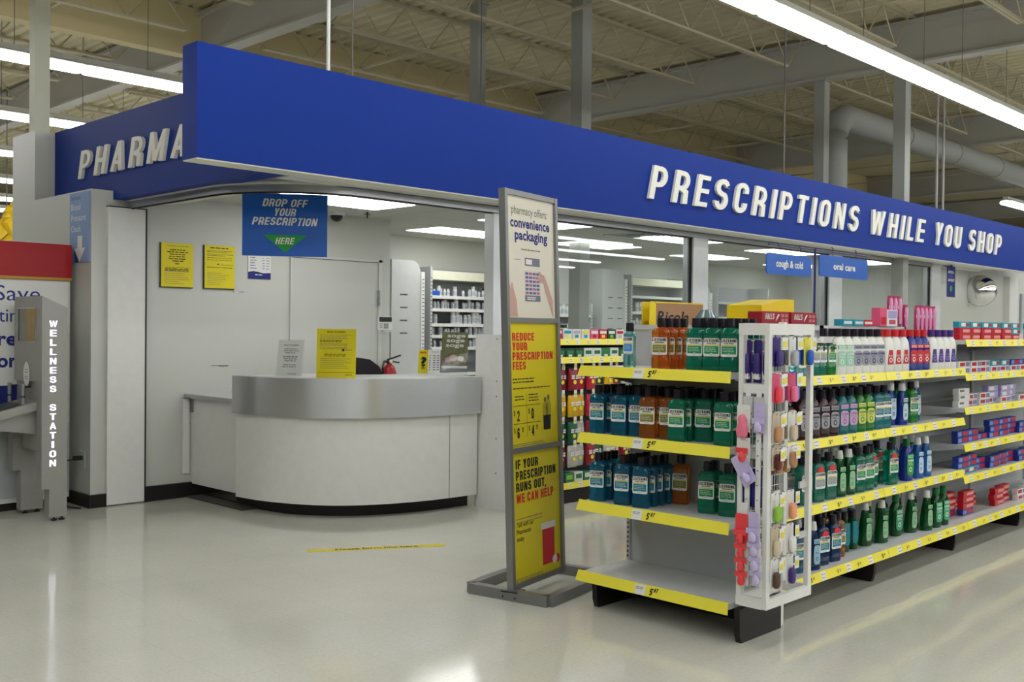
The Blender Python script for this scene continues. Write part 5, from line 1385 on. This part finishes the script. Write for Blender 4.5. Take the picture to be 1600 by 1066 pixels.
# ================================================================= things on top of the gondola
t = thing('display_carton', 'open yellow and brown kraft carton with black script on top of the shelving', 'carton', (4.47, 3.165, 1.436), 0)
kraft = mat('kraft_board', (160, 124, 92), .8); cy = mat('carton_yellow', (228, 200, 20), .4)
b = MB(); b.box(.0, .45, .12, .126, 0, .135, kraft); b.box(.0, .45, 0.206, .212, 0, .135, cy); b.box(0, .45, .126, .206, 0, .004, kraft); b.box(.444, .45, .126, .206, 0, .135, cy); b.build('tray', t)
b = MB(); b.prism([(0, 0), (.055, 0), (.055, .12), (.045, .135), (.01, .135), (0, .12)], (-.055, .122, 0), EX, EZ, -.005, cy); b.box(.0, .45, .119, .1198, .128, .135, cy); b.build('yellow_flap', t)
b = MB(); b.text('Ricola', (.01, .1188, .025), EX, EZ, .06, ink, w=.30, bold=.02, shear=.2); b.build('lettering', t)
t = thing('display_carton', 'closed yellow carton with white printed end on top of the shelving', 'carton', (5.13, 3.06, 1.436))
b = MB(); b.prism([(-.19, 0), (.16, 0), (.16, .16), (.06, .162), (-.19, .125)], (0, 0.08, 0), EX, EZ, -.22, cy); b.build('box', t)
b = MB(); b.rect((.045, .0785, 0), EX, EZ, 0, .11, .03, .14, paper); b.lines((.045, .078, 0), EX, EZ, .02, .095, [.116, .106, .096], .008, greyink, 3, .1); b.rect((-.16, .0785, 0), EX, EZ, 0, .14, .05, .052, mat('carton_ochre', (150, 125, 10))); b.build('printing', t)
t = thing('clear_tray', 'small clear plastic tray on top of the end display in front of the kraft carton', 'tray', (4.56, 3.02, 1.436))
b = MB(); b.loft([(0, .045, .04, 4), (.05, .055, .05, 4), (.09, .03, .03, 3)], mat('tray_plastic', (150, 175, 180), .12, trans=.6), 16); b.build('body', t)
b = MB(); b.box(.02, .07, -.02, .03, .02, .075, dark, .01); b.build('dark_insert', t)
for i in range(2):
    t = thing('lozenge_carton', ('left' if i == 0 else 'right') + ' small red carton with white lettering on top of the long shelving', 'carton', (4.86 + i * .31, 2.87, 1.456), .0)
    b = MB(); b.box(0, .29, 0, .09, 0, .07, mat('lozenge_red', (152, 22, 36), .4), .003); b.build('box', t)
    b = MB(); b.text('HALLS', (.03, -.001, .027), EX, EZ, .032, paper, w=.10, bold=.04, shear=.25)
    for k in range(2):
        for j in range(2): b.rect((.20 + k * .04, -.001, .015 + j * .025), EX, EZ, 0, .03, 0, .016, mat('lozenge_pink', (200, 120, 130), .5))
    b.poly([(.14, .015), (.17, .04), (.185, .055), (.165, .055), (.15, .035)], (0, -.001, 0), EX, EZ, paper); b.build('printing', t)
for i in range(3):
    carton('lozenge_carton', 'box', .13, .06, .04, cteal if i else cred, [(.1, .9, .3, .7, paper)], '%s small carton lying behind the sign pole on top of the shelving' % ('red', 'left teal', 'right teal')[i], (5.72 + i * .15 if i else 6.15, 2.91, 1.456), 'small cartons on the shelving top')
# aisle markers
t = thing('aisle_marker_pole', 'dark blue pole with cross bar carrying the two small aisle signs', 'pole', (5.49, 2.90, 0))
pn = mat('pole_blue', (36, 36, 110), .4)
b = MB(); b.tubep([(0, 0, 1.456), (0, 0, 1.90)], .007, pn, 8); b.build('pole', t)
b = MB(); b.tubep([(-.52, 0, 1.893), (.66, 0, 1.893)], .004, pn, 8); b.build('cross_bar', t)
b = MB(); b.box(-.03, .03, -.002, .03, 1.456, 1.50, pn, .003); b.box(-.03, .03, .012, .018, 1.42, 1.456, pn); b.build('clamp', t)
for nm_, x0, x1, za, zb, s, wd in (('left', 4.925, 5.42, 1.730, 1.845, 'cough & cold', .60), ('right', 5.515, 6.14, 1.742, 1.868, 'oral care', .45)):
    t = thing('aisle_sign', 'small blue aisle sign reading ' + s, 'sign', (x0, 2.885, za)); w, h = x1 - x0, zb - za
    b = MB(); pts = []
    for cx, cz, a0 in ((w - .02, .02, -PI / 2), (w - .02, h - .02, 0), (.02, h - .02, PI / 2), (.02, .02, PI)): pts += [(cx + .02 * math.cos(a0 + k * PI / 8), cz + .02 * math.sin(a0 + k * PI / 8)) for k in range(5)]
    b.prism(pts, (0, 0, 0), EX, EZ, .006, signblue); b.build('board', t)
    b = MB(); b.text(s, (w / 2, -.001, h * .38), EX, EZ, .038, lettw, w=w * wd, align='c', bold=.03); b.build('lettering', t)
    for xx in (.27 * w, .75 * w):
        b = MB(); top = 1.893 - za + (.0 if nm_ == 'left' else .02); b.tubep([(xx, .003, h - .01), (xx, .003, top), (xx, .012, top + .008)], .0025, pn, 6); b.build('hook', t)
# ================================================================= white side rack of carded goods at the corner of the end display
t = thing('side_rack', 'narrow white metal rack of carded goods hung on the end display corner', 'rack')
X0, X1, Y0, Y1, Z0, Z1 = 3.965, 4.365, 2.305, 2.455, .20, 1.452
b = MB()
for x in (X0, X1 - .03):
    for y in (Y0, Y1 - .022): b.box(x, x + .03, y, y + .022, Z0 + .044, Z1 - .049, enamel)
for z0_, z1_ in ((Z0, Z0 + .045), (Z1 - .05, Z1)):
    b.box(X0, X1, Y0 - .002, Y0 + .02, z0_, z1_, enamel); b.box(X0, X1, Y1 - .02, Y1 + .002, z0_, z1_, enamel)
    b.box(X0 - .003, X0 + .02, Y0 + .0205, Y1 - .0205, z0_ - .001, z1_ + .001, enamel); b.box(X1 - .02, X1 + .003, Y0 + .0205, Y1 - .0205, z0_ - .001, z1_ + .001, enamel)
b.box(X0 + .001, X0 + .012, Y0 + .0225, Y1 - .0225, 1.145, 1.185, enamel)
b.build('frame', t)
b = MB()
for k in range(24):
    z = .27 + k * .048; b.tubep([(X0 + .03, Y1 - .012, z), (X1 - .03, Y1 - .012, z)], .002, enamel, 5, False)
for k in range(7):
    x = X0 + .05 + k * .05; b.tubep([(x, Y1 - .012, .24), (x, Y1 - .012, 1.42)], .002, enamel, 5, False)
b.build('wire_grid', t)
for y in (Y0 + .045, Y0 + .098):
    b = MB(); b.box(X0 - .004, X0, y - .012, y + .012, .30, 1.15, paper)
    for k in range(12): b.box(X0 - .012, X0 - .003, y - .002, y + .002, .35 + k * .065, .354 + k * .065, greyink)
    b.box(X0 - .008, X0 + .004, y - .022, y + .022, 1.06, 1.13, shelfw); b.build('clip_strip', t)
for x, z in ((4.36, .70), (4.36, .47)):
    b = MB(); b.box(x - .09, x, Y0 + .01, Y0 + .018, z, z + .03, shelfw); b.build('bracket', t)
HOOK = None
def hook(x, z):
    global HOOK
    if HOOK is None:
        b = MB(); b.tubep([(0, .145, 0), (0, .0, 0), (0, -.012, .012)], .0022, alu, 6); HOOK = b.build('peg_hook', t); HOOK.location = (x, Y0 + .02 - .02, z)
    else:
        o = HOOK.copy(); COL.objects.link(o); o.parent = t; o.location = (x, Y0, z)
ptag = mat('tag_yellow', (222, 210, 60), .5)
def carded(name, label, cat, loc, rz, w, h, cardm, prod, group, tagy=True):
    """flat hanging card (local -y is the front, hangs from the origin) with a product on it"""
    t2 = thing(name, label, cat, loc, rz, group)
    b = MB(); b.prism([(-w / 2, -h), (w / 2, -h), (w / 2, -.006), (w / 2 - .006, 0), (-w / 2 + .006, 0), (-w / 2, -.006)], (0, 0, .008), EX, EZ, .0015, cardm); b.build('card', t2)
    q = MB(); prod(q); q.build('product', t2)
    if tagy:
        q = MB(); q.box(-.018, .018, -.036, -.0345, -.048, .006, paper); q.rect((-.013, -.0368, -.036), EX, EZ, 0, .026, 0, .026, ptag); q.build('price_tag', t2)
    return t2
def cap_prod(m, w, h, z, d=.012):
    return lambda q: q.loft([(z, w * .6, d * .6, 3), (z + h * .15, w, d, 3), (z + h * .85, w, d, 3), (z + h, w * .6, d * .6, 3)], m, 14) if True else None
def shift(fn, dy):
    def g(q):
        n0 = len(q.v); fn(q)
        for i in range(n0, len(q.v)): v_ = q.v[i]; q.v[i] = (v_[0], v_[1] + dy, v_[2])
    return g
pur = mat('goods_purple', (62, 44, 120), .35); lav = mat('goods_lavender', (196, 184, 222), .4); pnk = mat('goods_pink', (236, 120, 150), .35); redg = mat('goods_red', (232, 70, 74), .35)
beige = mat('goods_beige', (206, 192, 168), .5); cork = mat('goods_cork', (190, 140, 100), .6); wine = mat('goods_wine', (90, 24, 24), .4); lime = mat('goods_lime', (140, 190, 60), .4); nvy = mat('goods_navy', (40, 40, 130), .35); bl = mat('goods_blue', (30, 90, 190), .35)
ry = 0.0
# front face (towards the right aisle): rows of hanging cards
rows = [(1.385, [('razor_pack', 'purple razor pack', pur, pur), ('razor_pack', 'black and white razor pack', paper, dark), ('razor_pack', 'white shaver pack', paper, greyp), ('razor_pack', 'blue and yellow razor pack', bl, bl), ('razor_pack', 'yellow shaver pack', stripy, bl)]),
        (1.225, [('hair_clip_pack', 'rose hair clip pack', cpink, redg), ('toothbrush_case', 'purple and white toothbrush case', paper, lav), ('hair_clip_pack', 'pink comb pack', cpink, pnk), ('hair_clip_pack', 'blue comb pack', bl, bl)]),
        (1.05, [('manicure_set', 'beige manicure set', beige, cork), ('manicure_set', 'tan brush set', beige, beige), ('manicure_set', 'pale nail file set', paper, beige), ('manicure_set', 'dark tweezer pack', beige, dark)]),
        (.90, [('hair_brush_pack', 'wine coloured hair brush', beige, wine), ('hair_brush_pack', 'cork handled brush', beige, cork), ('hair_brush_pack', 'cork ended roller pack', paper, cork)]),
        (.70, [('sponge_pack', 'green sponge pack', paper, lime), ('sponge_pack', 'lime and orange sponge pack', paper, lime), ('sponge_pack', 'peach sponge pack', paper, mat('goods_peach', (240, 160, 120), .5))]),
        (.55, [('bath_puff_pack', 'beige bath puff', beige, beige), ('bath_puff_pack', 'cream bath mitt', beige, paper), ('bath_puff_pack', 'white facial pad pack', paper, paper)]),
        (.41, [('brush_pack', 'brown nail brush', paper, mat('goods_brown', (84, 60, 40), .5)), ('brush_pack', 'white pumice pack', paper, greyp), ('brush_pack', 'purple foot file', paper, pur)])]
RN = ['top', 'second', 'third', 'fourth', 'fifth', 'sixth', 'lowest']
for r_, (z, its) in enumerate(rows):
    for k, (nm_, lb, cm, pm) in enumerate(its):
        x = 4.025 + k * .068
        hook(x, z - .004)
        carded(nm_, lb + ' on the %s row of the white side rack' % RN[r_], 'pack', (x, Y0 - .004 + (.03 * (k % 2)), z), .0, .062, .13 if r_ not in (3,) else .1, cm,
               shift(cap_prod(pm, .021, .07, -.12 if r_ != 3 else -.09), -.014), 'carded goods on the rack front', True)
# behind them a second card on every hook
for r_, (z, its) in enumerate(rows):
    for k, (nm_, lb, cm, pm) in enumerate(its):
        x = 4.025 + k * .068
        if r_ > 3: continue
        carded(nm_, lb + ' hanging behind another on the %s rack row' % RN[r_], 'pack', (x + .034, Y0 + .05, z), .0, .058, .13, cm, shift(cap_prod(pm, .021, .07, -.12), -.014), 'carded goods second on their hooks', False)
# left face: purple packs at the top, then teethers on two clip strips
RL_ = -PI / 2
for k in range(4):
    carded('deodorant_pack', 'dark purple tube pack, %s from the left in the top window of the white rack' % ORD[k], 'pack', (X0 + .035 + .02 * (k % 2), Y1 - .03 - k * .026, 1.37), RL_, .026, .19, pur,
           shift(lambda q: (q.loft([(-.17, .008, .008, 2), (-.14, .011, .011, 2), (-.06, .011, .011, 2), (-.05, .006, .006, 2)], pur, 10), q.box(-.009, .009, -.01, .008, -.165, -.14, paper)), -.012), 'purple tube packs in the white rack', False)
def teether(m, m2):
    def f(q):
        q.loft([(-.125, .004, .003, 2), (-.12, .014, .010, 2), (-.105, .019, .014, 2), (-.088, .014, .011, 2), (-.078, .006, .005, 2)], m, 14)
        q.box(-.03, .03, -.003, 0, -.085, -.062, m2)
    return shift(f, -.012)
def duckf(q):
    q.loft([(-.14, .006, .004, 2), (-.13, .026, .014, 2), (-.10, .030, .018, 2), (-.078, .022, .013, 2), (-.07, .018, .012, 2), (-.055, .022, .013, 2), (-.04, .014, .009, 2), (-.034, .004, .003, 2)], pnk, 16)
specs = [(2.42, 1.085, pnk, 'pink bath toy on a white card at the top left of the rack strip', paper, shift(duckf, -.012), .066, .145),
         (2.342, 1.10, lav, 'lavender soother card at the top right of the rack strip', lav, teether(lav, lav), .055, .135),
         (2.42, .965, redg, 'red ball soother on white card below the pink bath toy', paper, teether(redg, redg), .066, .13)]
for i, (y, z, m, lb, cm, fn, w, h) in enumerate(specs):
    carded('soother_card', lb, 'card', (X0 - .012, y, z), RL_, w, h, cm, fn, 'carded soothers on the rack strips', False)
c = carded('soother_card', 'lavender soother card hanging crooked at the left of the rack', 'card', (X0 - .02, 2.445, .86), RL_, .075, .14, lav, teether(lav, lav), 'carded soothers on the rack strips', False)
c.rotation_euler = (0, math.radians(0), RL_); c.rotation_euler.rotate_axis('Y', math.radians(-32))
for k in range(2):
    carded('bath_pouch', ('left' if k == 0 else 'right') + ' navy pouch hanging in the middle of the rack side', 'pouch', (X0 + .03, 2.425 - k * .05, .80), RL_, .05, .17, nvy, shift(lambda q: q.loft([(-.16, .02, .008, 3), (-.08, .024, .012, 3), (-.02, .016, .006, 3)], nvy, 12), -.008), 'navy pouches on the rack', False)
b = MB(); b.box(-.02, .02, -.002, 0, -.12, 0, paper); solo(b, 'blank_card', 'blank white card hanging above the lower red cards', 'card', (X0 - .012, 2.415, .66), RL_, 'carded soothers on the rack strips')
for k in range(4):
    z = .575 - k * .062
    carded('soother_card', 'red ball soother on red card, %s down of the lower left strip' % ORD[k], 'card', (X0 - .014 - .004 * (3 - k), 2.415, z + .03), RL_, .062, .13, redg if k == 0 else paper, teether(redg, redg), 'lower red soother cards', False)
    carded('soother_card', 'lavender ball soother, %s down of the lower right strip' % ORD[k], 'card', (X0 - .018 - .004 * (3 - k), 2.352 - .004 * k, z + .045), RL_, .05, .14, lav if k == 0 else paper, teether(lav, lav), 'lower lavender soother cards', False)
# ================================================================= candy and cough shelf under the window
t = thing('candy_shelving', 'low shelving of cough drops and candy bags under the dispensary window', 'shelving')
cx0, cx1 = 5.67, 8.6
b = MB(); b.box(cx0, cx1, 5.79, 5.815, .12, 1.33, mat('candy_back', (60, 60, 58), .6)); b.build('back_panel', t)
b = MB(); b.box(cx0, cx1, 5.47, 5.80, 0, .115, black); b.build('base_kick', t)
for z, yf in ((1.332, 5.50), (1.185, 5.46), (.165, 5.45)):
    s = MB(); s.box(cx0, cx1, yf, 5.79, z - .02, z, shelfw); sh = s.build('shelf', t)
    p = MB(); p.add([(cx0, yf - .001, z + .006), (cx1, yf - .001, z + .006), (cx1, yf - .012, z - .045), (cx0, yf - .012, z - .045), (cx0, yf, z + .006), (cx1, yf, z + .006), (cx1, yf - .009, z - .045), (cx0, yf - .009, z - .045)], [(3, 2, 1, 0), (4, 5, 6, 7), (0, 1, 5, 4), (3, 7, 6, 2), (0, 4, 7, 3), (1, 2, 6, 5)], stripy); p.build('price_strip', sh)
    for k in range(9):
        x = 6.0 + k * .13; q = MB(); vv = Vector((0, .011, .05)).normalized(); o = Vector((x, yf - .0126, z - .045))
        q.rect(o, EX, vv, 0, .045, .004, .046, paper if k % 2 else mat('tag_pale', (236, 232, 150), .5)); q.lines(o + Vector((0, -.0006, 0)), EX, vv, .006, .04, [.03, .014], .007, greyink, k, .1); q.build('price_tag', sh)
pegz = (1.10, .88, .66, .47)
pegs = MB()
for z in pegz:
    for k in range(9): pegs.tubep([(6.12 + k * .115, 5.79, z), (6.12 + k * .115, 5.48, z)], .003, alu, 5)
pegs_o = pegs.build('peg_hooks', t); pegs_o['kind'] = 'stuff'
BAG = {}
def bag(m, x, y, z, label, group, w=.112, h=.18):
    key = m.name
    if key not in BAG:
        t2 = thing('candy_bag', label, 'bag', (x, y, z), 0, group)
        b = MB(); b.loft([(-h, w * .46, .004, 6), (-h * .93, w / 2, .012, 4), (-h * .5, w / 2, .022, 3), (-h * .12, w / 2, .012, 4), (0, w * .48, .003, 6)], m, 20); b.build('pouch', t2)
        b = MB(); b.lines((-w / 2, -.0235, -h * .5), EX, EZ, .015, w - .015, [h * .12, h * .02], .022, paper, 4, .1); b.poly([(.02 * math.cos(k * PI / 5), .018 * math.sin(k * PI / 5) - h * .62) for k in range(10)], (0, -.024, 0), EX, EZ, stripy); b.build('printing', t2)
        b = MB(); b.box(-.017, .017, -.03, -.028, -.01, .045, paper); b.rect((-.012, -.0306, 0), EX, EZ, 0, .024, 0, .02, ptag); b.build('price_tag', t2)
        BAG[key] = t2
    else: dup(BAG[key], (x, y, z), 0, label, group)
bred = mat('bag_red', (150, 20, 36), .3); byel = mat('bag_yellow', (226, 176, 24), .3, noise=.2, scale=30); bgrn = mat('bag_green', (20, 90, 60), .3); bpnk = mat('bag_crimson', (200, 30, 60), .3); bmix = mat('bag_pale', (190, 190, 180), .3, noise=.3, scale=40)
CN = dict(bag_red='dark red', bag_yellow='yellow', bag_green='green', bag_crimson='crimson', bag_pale='pale speckled')
for zi, (z, ms) in enumerate(((1.10, [bred, bred, bred, bpnk, bpnk, bgrn, byel, bred, bmix]), (.88, [byel, byel, byel, byel, bpnk, byel, bgrn, bred, byel]), (.66, [bgrn, bgrn, bgrn, bmix, bred, bmix, bgrn, bgrn, byel]), (.47, [bred, bred, bmix, bmix, bred, bgrn, bmix, bpnk, bred]))):
    for k, m_ in enumerate(ms):
        bag(m_, 6.12 + k * .115, 5.49 + .03 * (k % 2), z - .004, '%s candy bag, %s from the sign stand on the %s row of hooks' % (CN[m_.name], ORD[k], ('top', 'second', 'third', 'lowest')[zi]), 'candy bags on the %s hooks' % ('top', 'second', 'third', 'lowest')[zi])
mc = mat('carton_mint', (40, 120, 70), .4); cdk = mat('carton_dark_green', (20, 66, 36), .4)
for k in range(9):
    x = 6.03 + k * .115; m_ = [cwht, cred, cwht, cwht, cwht, cpink, cred, cdk, cwht][k]
    carton('lozenge_box', 'box', .105, .12, .085, m_, [(.1, .9, .55, .85, [greyp, paper, cteal, greyp, stripy, paper, paper, paper, cred][k]), (.3, .7, .15, .45, [cred, paper, stripy, cteal, cteal, cred, stripy, lime, greyp][k])], 'upright lozenge box, %s from the sign stand on the top candy shelf' % ORD[k], (x, 5.52, 1.333), 'lozenge boxes on the top candy shelf')
    m_ = [cdk, cdk, cdk, cdk, cwht, cwht, mc, cwht, cdk][k]
    carton('lozenge_box', 'box', .11, .12, .075, m_, [(.15, .85, .35, .75, mc if m_ in (cdk, mc) else cgreen), (.3, .7, .1, .3, paper)], 'green lozenge box, %s from the sign stand on the second candy shelf' % ORD[k] if m_ in (cdk, mc) else 'pale lozenge box, %s from the sign stand on the second candy shelf' % ORD[k], (x, 5.49, 1.186), 'lozenge boxes on the second candy shelf')
    carton('lozenge_box', 'box', .105, .12, .075, [mc, nvy, mc, cwht, mc, nvy, cred, mc, nvy][k], [(.15, .85, .3, .8, [lime, paper, lime, mc, paper, paper, paper, lime, paper][k])], 'small lozenge box, %s from the sign stand on the bottom candy shelf' % ORD[k], (x, 5.48, .166), 'lozenge boxes on the bottom candy shelf')
for k in range(3):
    t2 = thing('vitamin_bottle', 'small bottle with dark green cap, %s from the left behind the top lozenge boxes' % ORD[k], 'bottle', (6.32 + k * .075, 5.70, 1.333), 0, 'green capped bottles')
    b = MB(); b.loft([(0, .026, .026, 2), (.085, .026, .026, 2), (.095, .02, .02, 2)], paper, 14); b.build('body', t2)
    b = MB(); b.loft([(.095, .027, .027, 2), (.12, .027, .027, 2)], cdk, 14); b.build('cap', t2)
